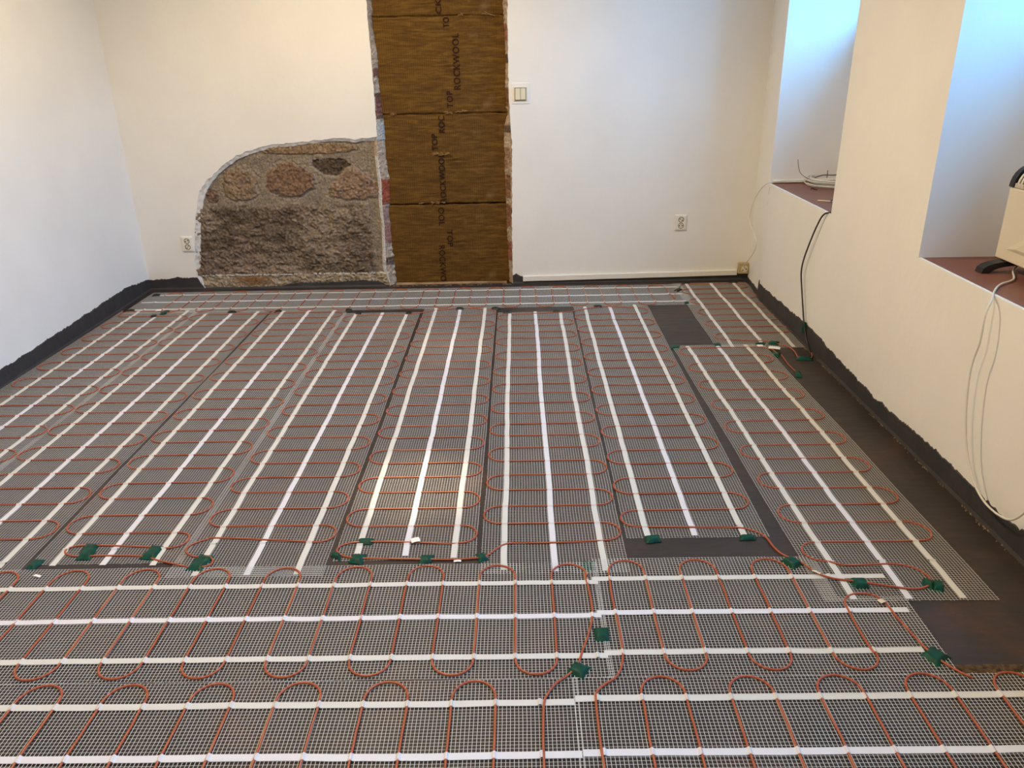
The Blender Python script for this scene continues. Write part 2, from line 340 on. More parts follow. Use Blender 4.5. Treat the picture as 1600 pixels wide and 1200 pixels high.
# bare granite masonry
def stone_at(x, z):
    """relief towards the room (m) and colour of the masonry at x,z"""
    n1 = fn(x*6, z*6, 1); n2 = fn(x*19, z*19, 2); n3 = fn(x*55, z*55, 3); n4 = fn(x*11, z*26, 5)
    mortar = (0.235, 0.190, 0.142); h = 0.008 + 0.004*n2 + 0.002*n3; col = [c * (1 + 0.30*n2 + 0.12*n1) for c in mortar]
    def blend(k, c, hh):
        nonlocal h, col
        k = max(0, min(1, k)); h = h*(1-k) + hh*k; col = [a*(1-k) + q*k for a, q in zip(col, c)]
    def ell(cx, cz, rx, rz, c, hh, p=2.4):
        d = (abs((x-cx)/rx)**p + abs((z-cz)/rz)**p)**(1/p) + 0.20*n2 + 0.12*n3
        blend((1.20 - d) / 0.10, (0.27, 0.225, 0.175), 0.004)                      # pale pointing round each stone
        g = 1 + 0.45*n3 + 0.30*n4
        blend((1.04 - d) / 0.10, tuple(q*g for q in c), hh + 0.010*n2 + 0.010*n3)
    ell(-1.42, 0.958, 0.335, 0.036, (0.24, 0.165, 0.100), 0.018)
    ell(-1.915, 0.725, 0.120, 0.110, (0.235, 0.165, 0.110), 0.020)
    ell(-1.562, 0.755, 0.170 * (0.86 if z > 0.80 else 1.0), 0.112, (0.200, 0.125, 0.080), 0.026, 2.1)
    dz = (z - 0.76) / 0.12
    ell(-1.268, 0.830, 0.095 * max(0.30, 0.72 + dz), 0.058, (0.085, 0.062, 0.042), -0.006)
    ell(-1.125, 0.715, 0.115 * max(0.3, 1.0 - 0.8*dz), 0.105, (0.235, 0.160, 0.110), 0.018)
    ell(-2.12, 0.655, 0.045, 0.05, (0.16, 0.105, 0.075), 0.012)
    # the large squared blocks below
    edge = 0.592 + 0.014*n1 + 0.010*n2
    if z < edge and x < -1.02 + 0.02*n2:
        k = min(1, (edge - z)/0.03) * min(1, (-1.02 + 0.02*n2 - x)/0.03)
        t = max(0, min(1, 0.5 + 0.8*fn(x*3.2, z*5, 8) + 0.55*n4 + 0.5*n3))
        c = (0.105 + 0.155*t, 0.078 + 0.122*t, 0.054 + 0.092*t)
        if fn(x*2.3, z*3.1, 21) > 0.12: c = (c[0]*1.0, c[1]*0.96, c[2]*1.02)
        blend(k, c, 0.016 + 0.014*n1 + 0.016*n2 + 0.012*n3)
        pit = fn(x*15, z*34, 11)
        if pit < -0.38: blend(min(1, (-0.38 - pit)*5) * 0.7, (0.075, 0.056, 0.042), 0.004)
        if 0.29 < z < 0.37 and n1 > -0.1: blend(0.45*(1 - abs(z-0.33 - 0.01*n2)/0.04), (0.07, 0.05, 0.038), 0.0)
        if pit > 0.52 and n2 > 0: blend(0.6, (0.36, 0.30, 0.23), 0.026)
    if z < 0.088 + 0.008*n2:                 # ragged rubble foot
        g = 1 + 0.5*n3 + 0.35*n2
        blend(1, (0.33*g, 0.265*g, 0.19*g), 0.020 + 0.012*n2 + 0.010*n3)
        q = ((x + 1.92)/0.15)**2 + ((z - 0.05)/0.045)**2
        blend((1.2 - q) * 0.8, (0.22, 0.11, 0.045), 0.02)
    if abs(z - 0.092 - 0.008*n2) < 0.0040 and n1 > -0.25 and n3 > -0.3: blend(0.85, (0.62, 0.60, 0.55), 0.024)
    return h, col
x0, x1, z0, z1 = -2.34, -0.93, -0.01, 1.07; NU, NV = 330, 255
b = MB(); cols = []
def sf(u, v):
    x, z = x0 + (x1-x0)*u, z0 + (z1-z0)*v; h, c = stone_at(x, z); cols.append((*[max(0.01, q) for q in c], 1))
    return (x, YB + 0.032 - h, z)
b.grid(sf, NU, NV); o = b.build('stone_masonry', M_STONE, wall_back, smooth=True)
a = o.data.color_attributes.new('stone', 'FLOAT_COLOR', 'POINT'); a.data.foreach_set('color', [q for c in cols for q in c])

# broken jambs of the doorway
JL = [(0.0, -0.935), (0.12, -0.966), (0.31, -0.955), (0.44, -0.949), (0.58, -0.956), (0.71, -0.949), (0.85, -0.955), (0.96, -0.958), (1.03, -0.943), (1.24, -0.940), (1.52, -0.938), (1.7, -0.942), (2.4, -0.94)]
IL = [(0.0, -0.892), (0.15, -0.894), (0.25, -0.901), (0.43, -0.905), (0.545, -0.905), (0.58, -0.893), (0.757, -0.888), (0.885, -0.900), (0.96, -0.898), (1.077, -0.893), (1.2, -0.900), (1.36, -0.908), (1.53, -0.902), (1.7, -0.921), (1.855, -0.912), (2.4, -0.91)]
JR = [(0.0, -0.040), (0.38, -0.043), (0.77, -0.037), (0.96, -0.034), (1.1, -0.044), (1.35, -0.048), (1.65, -0.050), (2.4, -0.047)]
IR = [(0.0, -0.071), (0.37, -0.082), (0.768, -0.087), (1.063, -0.089), (1.144, -0.064), (1.305, -0.075), (1.5, -0.067), (1.73, -0.074), (1.84, -0.080), (2.4, -0.08)]
BR = [(0.575, 0.745, (0.30, 0.085, 0.045)), (0.30, 0.44, (0.33, 0.17, 0.14)), (1.16, 1.28, (0.20, 0.09, 0.075)), (1.40, 1.45, (0.18, 0.09, 0.07)), (0.44, 0.56, (0.34, 0.22, 0.18))]
BR2 = [(0.80, 0.94, (0.30, 0.20, 0.14)), (0.40, 0.56, (0.24, 0.12, 0.07)), (0.16, 0.30, (0.28, 0.12, 0.08)), (1.20, 1.32, (0.20, 0.11, 0.06)), (0.6, 0.76, (0.22, 0.12, 0.07)), (1.6, 1.7, (0.3, 0.14, 0.1))]
for side, J, I, BB in ((1, JL, IL, BR), (2, JR, IR, BR2)):
    b = MB(); cols = []; NZ = 300
    def jf(u, v):
        z = v * 2.36; xa, xb = interp(J, z), interp(I, z)
        bx = 0.006 * fn(z*22, side*5) + 0.004 * fn(z*70, side*9)
        xb2 = xb + (bx if side == 1 else -bx)
        uu = min(u / 0.85, 1); x = xa + (xb2-xa)*uu; y = YB + 0.006 + 0.052 * uu**1.6 + 0.010 * fn(x*50, z*45, side)*(0.3 + uu)
        if u == 0: x = xa - 0.012 if side == 1 else xa + 0.012; y = YB + 0.020
        if u > 0.86: y += 0.05
        n = fn(x*40, z*40, 3); c = (0.42 + 0.16*n, 0.34 + 0.15*n, 0.26 + 0.14*n)
        if fn(z*9, side*3) < -0.25: c = (0.13, 0.09, 0.07)
        for za, zb, cc in BB:
            if za + 0.008*n < z < zb + 0.008*n and uu > 0.22: c = tuple(q * (1 + 0.5*n) for q in cc)
        if side == 1 and 1.0 < z < 1.12: c = (0.42, 0.42, 0.41)
        if uu < 0.2 and z < 0.9 and side == 1: c = (0.60, 0.57, 0.54)
        cols.append((*c, 1)); return (x, y, z)
    b.grid(jf, 14, NZ); o = b.build('broken_jamb', M_JAMB, wall_back)
    a = o.data.color_attributes.new('stone', 'FLOAT_COLOR', 'POINT'); a.data.foreach_set('color', [q for c in cols for q in c])
# masonry reveal either side behind the jambs
b = MB(); b.box(-1.0, -0.925, YB + 0.05, 5.67, 0, 2.36); b.box(-0.055, 0.0, YB + 0.05, 5.67, 0, 2.36); b.box(-1.0, 0.0, YB + 0.022, 5.67, 2.36, 2.5)
b.build('door_reveal', M_SCREED, wall_back)

# right wall with three deep window niches
XR, XD = 1.575, 2.02
ZS, ZT = 0.742, 2.80
b = MB()
def quad(*p): b.add(p, [(0, 1, 2, 3)])
b.prism([(1.640, 5.5, 0), (1.635, YB, 0), (1.585, 5.03, 0), (XR, 4.9, 0), (XR, YN, 0), (XD + 0.1, YN, 0), (XD + 0.1, 5.5, 0)], (0, 0, ZS - 0.02))
b.prism([(1.640, 5.5, ZT), (1.635, YB, ZT), (1.585, 5.03, ZT), (XR, 4.9, ZT), (XR, YN, ZT), (XD + 0.1, YN, ZT), (XD + 0.1, 5.5, ZT)], (0, 0, ZC - ZT))
b.prism([(1.640, 5.5, ZS - 0.02), (1.635, YB, ZS - 0.02), (1.585, 5.03, ZS - 0.02), (XD + 0.1, 5.03, ZS - 0.02), (XD + 0.1, 5.5, ZS - 0.02)], (0, 0, ZT - ZS + 0.02))
for ya, yb in ((3.047, 3.975), (1.07, 2.0), (YN, 0.02)): b.box(XR, XD + 0.1, ya, yb, ZS - 0.02, ZT)
wall_right = struct(b.build('wall_right', M_PLASTER))
for i, (y0, y1) in enumerate(NICHES):
    wo = bpy.data.objects.new('window_%d' % (i + 1), None); C.objects.link(wo); wo['kind'] = 'structure'
    rbox('window_sill', M_SILL, wo, (XR if i else 1.580) + 0.012, XD + 0.1, y0, y1, ZS - 0.02, ZS, 0.0)
    b = MB(); b.box(XR, XR + 0.0135, y0, y1, ZS - 0.02, ZS + 0.0008); b.build('sill_lip', M_PLASTER, wo)
    b = MB(); x0, x1 = 2.05, 2.10
    zl = 1.68
    b.box(2.03, XD + 0.1, y0, y1, ZS, zl - 0.05); b.build('window_parapet', M_PLASTER, wo); b = MB()
    for (ya, yb, za, zb) in ((y0, y1, zl - 0.05, zl), (y0, y1, ZT - 0.06, ZT), (y0, y0 + 0.06, zl, ZT), (y1 - 0.06, y1, zl, ZT), ((y0+y1)/2 - 0.035, (y0+y1)/2 + 0.035, zl, ZT)):
        b.box(x0, x1, ya, yb, za, zb)
    b.build('window_frame', M_BRUSHED, wo, bevel=0.004)
    b = MB(); b.box(2.070, 2.076, y0 + 0.05, y1 - 0.05, zl - 0.01, ZT - 0.05); b.build('window_pane', M_GLASS, wo)
# cracked plaster seam under the first niche, chipped foot
def ridge(name, pts, wdt, m, parent):
    b = MB(); P = catmull([Vector(p) for p in pts], 10)
    b.tube(P, [wdt * (0.6 + 0.6 * abs(fn(i * 0.7))) for i in range(len(P))], 5); return b.build(name, m, parent)
M_SEAM = mat('grey_seam_filler', (0.42, 0.36, 0.28), 0.9, 0.1)
ridge('plaster_seam', [(1.5865, 5.028, 0.735), (1.5885, 5.036, 0.5), (1.590, 5.045, 0.3), (1.5905, 5.052, 0.09)], 0.0035, M_SEAM, wall_right)

# dark upturned membrane bands
def band(name, base, tops, nrm, th=0.004, rag=0.006, z0=0.0):
    """base: function s->(x,y); tops: [(s,height)]; nrm: into room"""
    b = MB(); s0, s1 = tops[0][0], tops[-1][0]; n = int(abs(s1 - s0) / 0.008)
    F0 = []; 
    for k in range(n + 1):
        s = s0 + (s1 - s0) * k / n; x, y = base(s)
        h = interp(sorted(tops), s) + rag * (fn(s*12, 3) * 1.3 + fn(s*45, 7) + 0.7 * fn(s*130, 1))
        h = max(h, z0 + 0.003); F0.append((x, y, h))
    for k in range(n + 1):
        x, y, h = F0[k]; q = 0.0015 * fn(x*20, y*20)
        b.v += [(x + nrm[0]*(th + 0.006), y + nrm[1]*(th + 0.006), z0), (x + nrm[0]*th, y + nrm[1]*th, z0 + 0.012), (x + nrm[0]*(th + q), y + nrm[1]*(th + q), h - 0.003), (x, y, h)]
    for k in range(n):
        for j in range(3): a = k*4 + j; b.f.append((a, a+4, a+5, a+1))
    o = b.build(name, M_BAND, flip=True); return struct(o)
def lb(s):
    t = (5.48 - s) / 1.88; return (XL - 0.005 + (0.03 * t if s > 3.6 else 0.03 + 0.015 * (3.6 - s) / 5.8), s)
band('baseboard_left', lb, [(1.0, 0.09), (3.68, 0.088), (3.965, 0.090), (4.292, 0.096), (4.67, 0.104), (5.11, 0.114), (5.3, 0.094), (5.428, 0.082), (5.48, 0.07)], (1, 0))
band('baseboard_back', lambda s: (s, YB - 0.001), [(-2.66, 0.070), (-2.61, 0.074), (-2.353, 0.086), (-2.31, 0.080), (-2.300, 0.05), (-2.275, 0.0)], (0, -1))
band('baseboard_back', lambda s: (s, YB - 0.012), [(-2.262, 0.004), (-2.2, 0.010), (-1.905, 0.004), (-1.75, 0.014), (-1.6, 0.036), (-1.436, 0.034), (-1.1, 0.046), (-0.976, 0.030), (-0.955, 0.0)], (0, -1), rag=0.010)
band('baseboard_back', lambda s: (s, YB - 0.001), [(-0.046, 0.062), (-0.02, 0.075), (0.0, 0.058), (0.02, 0.05), (0.8, 0.05), (1.64, 0.05)], (0, -1))
def rb(s): return (interp([(YN, XR), (4.9, XR), (5.03, 1.585), (5.48, 1.635)], s), s)
band('baseboard_right', rb, [(0.0, 0.09), (1.6, 0.095), (2.0, 0.10), (2.105, 0.100), (2.207, 0.081), (2.396, 0.086), (2.651, 0.094), (2.992, 0.082), (3.18, 0.073), (3.394, 0.084), (3.721, 0.097), (3.957, 0.119), (4.232, 0.116), (4.553, 0.110), (4.81, 0.104), (5.02, 0.10), (5.045, 0.125), (5.06, 0.04), (5.276, 0.035), (5.48, 0.02)], (-1, 0), rag=0.008)

# ------------------------------------------------------------------ mineral wool slabs in the doorway
YI = YB + 0.056
SL = [(0.002, 0.560, 'lowest mineral wool slab in blocked doorway, standing on the floor with upside-down lettering'),
      (0.567, 1.1605, 'brown mineral wool slab second from the floor in doorway, level with top of bare stone patch'),
      (1.164, 1.7545, 'brown mineral wool slab third from the floor in doorway, beside the light switch'),
      (1.757, 2.350, 'uppermost mineral wool slab in doorway, cut off by the top of the picture')]
slabs = []
for k, (za, zb, lab) in enumerate(SL):
    t = thing('insulation_slab', lab, 'insulation', (-0.49, YI, za), 'mineral wool slabs stacked in the blocked doorway'); slabs.append(t)
    xa, xb = -0.925 + 0.49, -0.056 + 0.49; H = zb - za; b = MB()
    off = (0.0, 0.004, 0.001, 0.004)[k]
    def wf(u, v, k=k, H=H, off=off):
        x, z = xa + (xb-xa)*u, H*v; e = min(u, 1-u)*(xb-xa); ez = min(v, 1-v)*H
        r = 0.006 * max(0, 1 - e/0.012)**2 + 0.007 * max(0, 1 - ez/0.010)**2
        zz = z + (0.004*fn(x*14, k*7.3) + 0.002*fn(x*60, k)) * (abs(v - 0.5)*2)**8
        return (x, off + r + 0.0035*fn(x*4, z*4, k) + 0.0016*fn(x*30, z*60, k), zz)
    b.grid(wf, 90, 66)
    n = len(b.v); b.box(xa, xb, 0.02, 0.10, 0.002, H - 0.002)
    b.build('wool_block', M_WOOL, t, smooth=False, flip=True)
def lettering(slab, za, txt, xc, z_a, z_b, up=True, cap=0.044):
    cu = bpy.data.curves.new('t', 'FONT'); cu.body = txt; cu.extrude = 0.0004; cu.space_character = 1.12
    cu.offset = 0.012
    to = bpy.data.objects.new('t', cu); C.objects.link(to)
    dg = bpy.context.evaluated_depsgraph_get(); dg.update()
    me = bpy.data.meshes.new_from_object(to.evaluated_get(dg)); bpy.data.objects.remove(to)
    me.name = 'lettering'; xs = [v.co.x for v in me.vertices]; ys = [v.co.y for v in me.vertices]
    ax, bx, ay, by = min(xs), max(xs), min(ys), max(ys); L = z_b - z_a
    for v in me.vertices:
        r = (v.co.x - ax) / (bx - ax) * L; h = ((v.co.y - ay) / (by - ay) - 0.5) * cap; d = v.co.z
        gx, gz = (xc - h, z_a + r) if up else (xc + h, z_b - r)
        v.co = (gx + 0.49, -0.0035 - d, gz - za)
    me.materials.clear(); me.materials.append(M_INK)
    o = bpy.data.objects.new('lettering', me); C.objects.link(o); o.parent = slab
s4, s3, s2_, s1 = slabs
lettering(s2_, SL[2][0], 'ROCKWOOL', -0.390, 1.311, 1.652, True, 0.044)
lettering(s2_, SL[2][0], 'TO', -0.445, 1.687, 1.747, True, 0.040)
lettering(s2_, SL[2][0], 'TOP', -0.443, 1.198, 1.304, True, 0.040)
lettering(s1, SL[3][0], 'CK', -0.490, 1.770, 1.855, True, 0.036)
lettering(s3, SL[1][0], 'TOP', -0.560, 0.926, 1.034, True, 0.040)
lettering(s3, SL[1][0], 'ROC', -0.507, 1.041, 1.150, True, 0.042)
lettering(s3, SL[1][0], 'ROCKWOOL', -0.520, 0.575, 0.904, True, 0.042)
lettering(s4, SL[0][0], 'OOL', -0.540, 0.415, 0.540, False, 0.042)
lettering(s4, SL[0][0], 'ROCKWO', -0.549, 0.012, 0.273, False, 0.042)
lettering(s4, SL[0][0], 'TOP', -0.488, 0.263, 0.382, False, 0.040)
# torn fibre tufts along the joints
for slab, za, spots in ((s2_, SL[2][0], [(-0.44, 1.168, 0.05), (-0.36, 1.175, 0.06), (-0.83, 1.166, 0.03)]), (s3, SL[1][0], [(-0.53, 0.572, 0.06), (-0.60, 0.57, 0.04), (-0.68, 0.572, 0.03), (-0.50, 0.90, 0.05), (-0.55, 0.905, 0.06)]), (s1, SL[3][0], [(-0.17, 1.762, 0.06), (-0.35, 1.76, 0.03)])):
    b = MB()
    for (x, z, sz) in spots:
        for k in range(7):
            a = random.uniform(-0.6, 0.6) + (PI if random.random() < 0.5 else 0); L = sz * random.uniform(0.3, 0.7)
            p = Vector((x + 0.49 + random.uniform(-sz, sz) * 0.4, -0.004, z - za + random.uniform(-0.006, 0.006)))
            q = p + Vector((math.cos(a) * L, -random.uniform(0.002, 0.010), math.sin(a) * L * 0.7)); m = (p + q) / 2 + Vector((0, -0.004, 0.003))
            b.tube([p, m, q], [0.0018, 0.0026, 0.0006], 5)
    b.build('torn_fibres', mat('pale_torn_fibre', (0.30, 0.18, 0.08), 0.85, 0.1) if 'pale_torn_fibre' not in bpy.data.materials else bpy.data.materials['pale_torn_fibre'], slab)
# threshold plank
t = thing('threshold_plank', 'thin pale wooden plank on the floor under the lowest wool slab', 'plank', (-0.49, YB + 0.02, 0))
b = MB(); b.box(-0.40, 0.40, -0.010, 0.036, 0, 0.006); b.build('plank', M_PLANK, t, bevel=0.001)
b = MB()
for k in range(90):
    x = random.uniform(-0.44, 0.44); y = random.uniform(-0.035, -0.012); s = random.uniform(0.002, 0.006)
    b.box(x - s, x + s, y - s*0.7, y + s*0.7, 0, s*random.uniform(0.6, 1.4))
o = b.build('mortar_crumbs', M_RUBBLE); o.location = (-0.49, YB, 0); tag(o, 'loose mortar crumbs lying along the doorway threshold', 'rubble', kind='stuff')

# ------------------------------------------------------------------ wall fittings on the back wall
def outlet_parts(par, cx, cz, r, rot, m_body):
    """one round two-pole outlet with earth pin, facing -Y; y=0 is the plate front"""
    b = MB(); n = 28
    for rr, yy in ((r, -0.0015), (r*0.93, -0.0015), (r*0.90, 0.0075)):
        b.v += [(cx + rr*math.cos(2*PI*k/n), yy, cz + rr*math.sin(2*PI*k/n)) for k in range(n)]
    for j in range(2):
        for k in range(n): l = (k+1) % n; b.f.append((j*n+k, j*n+l, (j+1)*n+l, (j+1)*n+k))
    b.f.append(tuple(2*n + k for k in range(n)))
    o = b.build('outlet_well', m_body, par)
    c, s = math.cos(rot), math.sin(rot)
    for sx in (-1, 1):
        h = MB(); h.cyl((cx + c*sx*r*0.47 + s*0.0, 0.0070, cz + s*sx*r*0.47), (0, -1, 0), r*0.20, 0.0008, 14); h.build('contact_hole', M_HOLE, o)
    px, pz = cx - s*r*0.62, cz + c*r*0.62
    h = MB(); h.cyl((px, 0.007, pz), (0, -1, 0), r*0.12, 0.010, 12); h.build('earth_pin', M_METAL, o, smooth=False)
def double_socket(loc, label, tilt=0.0):
    t = thing('wall_socket', label, 'socket', loc, None)
    bm = MB(); n = 28; y = -0.012
    # plate with two wells: frame ring + recessed face
    W_, H_ = 0.042, 0.054
    rbox('frame', M_WHITE_PL, t, -W_, W_, -0.010, 0.004, -H_, H_, 0.004)
    # face built as strips round the two wells
    f = MB(); rw = 0.0195; cs = ((0.0, 0.0225), (0.0, -0.0200))
    f.box(-0.034, 0.034, -0.0135, -0.0100, -0.046, 0.046); f.build('cover', M_WHITE_PL, t, bevel=0.002)
    for (cx, cz), rot in zip(cs, (-0.5, 0.0)):
        g = bpy.data.objects.new('outlet', None); C.objects.link(g); g.parent = t; g.location = (0, -0.0135, 0)
        r = rw; b = MB()
        b.cyl((cx, 0.0005, cz), (0, -1, 0), r, 0.0016, 28); bo = b.build('outlet_disc', M_CREAM_PL, g)
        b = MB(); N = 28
        for k in range(N):      # flat ring coloured dark, standing in for the shade inside the groove
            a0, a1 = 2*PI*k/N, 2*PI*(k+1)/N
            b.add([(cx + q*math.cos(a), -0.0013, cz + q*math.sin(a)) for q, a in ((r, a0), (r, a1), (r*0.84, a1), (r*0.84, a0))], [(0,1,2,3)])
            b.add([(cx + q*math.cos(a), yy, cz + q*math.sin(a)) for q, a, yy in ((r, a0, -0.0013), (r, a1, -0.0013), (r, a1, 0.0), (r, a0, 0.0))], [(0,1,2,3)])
        b.build('outlet_groove_shade', M_HOLE, g)
        c_, s_ = math.cos(rot + tilt), math.sin(rot + tilt)
        h = MB()
        for sx in (-1, 1): h.cyl((cx + c_*sx*r*0.5, -0.0010, cz + s_*sx*r*0.5), (0, -1, 0), r*0.20, 0.0012, 14)
        h.build('contact_holes', M_HOLE, g)
        h = MB(); h.cyl((cx - s_*r*0.62, -0.001, cz + c_*r*0.62), (0, -1, 0), r*0.13, 0.009, 12); h.build('earth_pin', M_METAL, g)
    return t
double_socket((-2.338, YB, 0.327), 'white double wall socket left of the bare stone patch', 0.9)
double_socket((1.132, YB, 0.417), 'white double wall socket on back wall right of the doorway, above the cable duct', 0.0)
# corner surface socket
t = thing('corner_socket', 'yellowed surface-mounted single socket low in the right back corner', 'socket', (1.594, YB, 0.090))
rbox('housing', M_OLD_PL, t, -0.037, 0.036, -0.036, 0, -0.039, 0.038, 0.005)
b = MB(); b.cyl((0.004, -0.0355, -0.002), (0, -1, 0), 0.024, 0.002, 26); b.build('outlet_disc', M_CREAM_PL, t)
b = MB()
for sx in (-1, 1): b.cyl((0.004 + sx*0.011, -0.0372, -0.008 + sx*0.004), (0, -1, 0), 0.0045, 0.0015, 12)
b.build('contact_holes', M_HOLE, t)
b = MB(); b.cyl((0.000, -0.037, 0.010), (0, -1, 0), 0.003, 0.010, 10); b.build('earth_pin', M_METAL, t)
# light switch
t = thing('light_switch', 'cream double-rocker light switch on the wall right of the wool-filled doorway', 'switch', (0.026, YB, 1.279))
rbox('surround', M_PLASTER, t, -0.060, 0.064, -0.0035, 0.003, -0.062, 0.068, 0.003)
rbox('frame', M_CREAM_PL, t, -0.043, 0.043, -0.010, 0, -0.044, 0.044, 0.003)
rbox('rocker', M_CREAM_PL, t, -0.034, -0.0012, -0.0155, -0.006, -0.036, 0.036, 0.002)
rbox('rocker', M_CREAM_PL, t, 0.0012, 0.034, -0.0155, -0.006, -0.036, 0.036, 0.002)
b = MB(); b.box(-0.037, 0.037, -0.0108, -0.009, -0.040, 0.039); b.build('rocker_gap', M_HOLE, t)
# cable duct
t = thing('cable_duct', 'long white plastic cable duct along the foot of the right-hand back wall', 'cable duct', (0.79, YB, 0.046))
b = MB(); n = 40
def df(u, v):
    x = -0.763 + 1.526*u; zc = 0.0205 * (u - 0.5) + 0.0012*fn(u*9); prof = [(0, -0.019), (-0.016, -0.019), (-0.018, -0.017), (-0.018, 0.016), (-0.016, 0.018), (0, 0.018)]
    p = prof[int(round(v * 5))]; return (x, p[0], zc + p[1])
b.grid(df, n, 5)
for e_, xx in ((0, -0.763), (1, 0.763)):
    zc = 0.0205 * (e_ - 0.5); b.add([(xx, p[0], zc + p[1]) for p in [(0, -0.019), (-0.016, -0.019), (-0.018, -0.017), (-0.018, 0.016), (-0.016, 0.018), (0, 0.018)]], [(0,1,2,3,4,5)])
b.build('duct_body', M_WHITE_PL, t)

# ------------------------------------------------------------------ heating mats
CELL, RC = 0.0100, 0.0031
MATS = []
def heating_mat(label, axis, strips, net, lo, hi, va, vb, start=(), end=(), z0=0.0, drift=None, wob=0.003, seed=1, cut=None, climb=None, tape_w=0.020, tail=(None, None)):
    """axis 'y': runs along y (u=y, v=x);  'x': runs along x (u=x, v=y).
    strips [(v,u_from,u_to)], net (v0,v1,u0,u1), lo/hi loop positions at the low-v / high-v side, va/vb apex v."""
    def W(u, v, z):
        d = (drift(u) if drift else 0) + wob * (fn(u*1.7, seed*3.1) * 1.5 + 0.5*fn(u*6, seed))
        du = 0.0015 * fn(v*8, u*2, seed)
        return Vector((v + d, u + du, z)) if axis == 'y' else Vector((u + du, v + d, z))
    def sag(u, v): return 0.0010 + 0.0022 * max(0, fn(u*4.5, v*7, seed)) 
    cx, cyy = (net[0]+net[1])/2, (net[2]+net[3])/2
    loc = W(cyy, cx, 0); loc.z = 0
    t = thing('heating_mat', label, 'heating mat', loc, 'underfloor heating mats spread over the floor')
    # ---- net
    b = MB(); V = b.v; F_ = b.f; v0, v1, u0, u1 = net; hwl, hwc = (0.00058, 0.00034) if axis == 'y' else (0.00040, 0.00066); rnd = random.Random(seed)
    def strand(pts, side, hw):
        base = len(V)
        for p in pts:
            for s, zz in ((-1, 0), (-0.7, 0.0003), (0.7, 0.0003), (1, 0)): V.append((p[0] - loc.x + side[0]*hw*s, p[1] - loc.y + side[1]*hw*s, p[2] + zz))
        for i in range(len(pts) - 1):
            for j in range(3): a = base + i*4 + j; F_.append((a, a+4, a+5, a+1))
    nv = int((v1 - v0) / CELL); nu = int((u1 - u0) / CELL)
    sl, sc = ((1, 0), (0, 1)) if axis == 'y' else ((0, 1), (1, 0))
    segs = max(6, int((u1 - u0) / 0.09))
    for i in range(nv + 1):
        v = v0 + (v1 - v0) * i / nv; a, c = u0 - rnd.random()*0.006, (cut[1] if cut and v > cut[0] else u1) + rnd.random()*0.006
        strand([W(a + (c-a)*k/segs, v + 0.0006*fn(k*0.7, i*1.3), 0) + Vector((0, 0, z0 + sag(a + (c-a)*k/segs, v))) for k in range(segs + 1)], sl, hwl)
    for i in range(nu + 1):
        u = u0 + (u1 - u0) * i / nu; a, c = v0 - rnd.random()*0.004, (cut[0] if cut and u > cut[1] else v1) + rnd.random()*0.004
        strand([W(u + 0.0006*fn(k*0.9, i*1.1), a + (c-a)*k/7, 0) + Vector((0, 0, z0 + 0.0004 + sag(u, a + (c-a)*k/7))) for k in range(8)], sc, hwc)
    b.build('glass_fibre_net', M_NET, t, flip=True)
    # ---- cable
    ap = sorted([(u, 0) for u in lo] + [(u, 1) for u in hi], reverse=(axis == 'y'))
    P = []; run_us = []
    if ap:
        us = [a[0] for a in ap]; hp = 0.5 * abs(us[0] - us[-1]) / max(1, len(us) - 1); sg = -1 if axis == 'y' else 1
        runs = [us[0] - sg*hp] + [(a + c)/2 for a, c in zip(us, us[1:])] + [us[-1] + sg*hp]
        run_us = runs[:]
        for i, (u, s) in enumerate(ap):
            ra, rb_ = runs[i], runs[i+1]; r = abs(rb_ - ra)/2; vap = vb if s else va; dv = 1 if s else -1
            rr = r * 1.12; vc = vap - dv * rr; mid = (ra + rb_)/2; jj = 0.004 * fn(i*2.7, seed*1.9)
            for k in range(13):
                g = PI * k / 12
                P.append((mid + (ra - mid) * math.cos(g), vc + jj + dv * rr * math.sin(g)**0.9))
        def startpt(): return ap[0]
        # straight runs get a few in-between points so that the cable can waver
        Q = []
        for i, p in enumerate(P):
            if i and abs(P[i][1] - P[i-1][1]) > 0.10:
                q = P[i-1]
                for k in range(1, 10): Q.append((q[0] + (p[0]-q[0])*k/10 + 0.0022*fn(k*0.6, i*0.9, seed), q[1] + (p[1]-q[1])*k/10))
            Q.append(p)
        P = Q
        if tail[0] is not None:
            P = [(runs[0], tail[0] + (P[0][1] - tail[0])*k/8) for k in range(8)] + P
        if tail[1] is not None:
            P = P + [(runs[-1], P[-1][1] + (tail[1] - P[-1][1])*k/8) for k in range(1, 9)]
    path = [W(u, v, 0) for u, v in P]
    path = catmull([Vector((x, y, 0)) for x, y in start] + (path[:1] if start else []), 6)[:-1] + path if start else path
    path = path + catmull((path[-1:] if path else []) + [Vector((x, y, 0)) for x, y in end], 6)[1:] if end else path
    zc = z0 + 0.0042
    b = MB(); b.tube([(p.x - loc.x, p.y - loc.y, zc + 0.0004*fn(p.x*9, p.y*9) + (climb[1] * max(0, min(1, (climb[0] - p.y)/0.05)) if climb else 0)) for p in path], RC, 8)
    b.build('heating_cable', M_CABLE, t, smooth=True)
    # ---- adhesive strips
    cross = sorted(run_us)
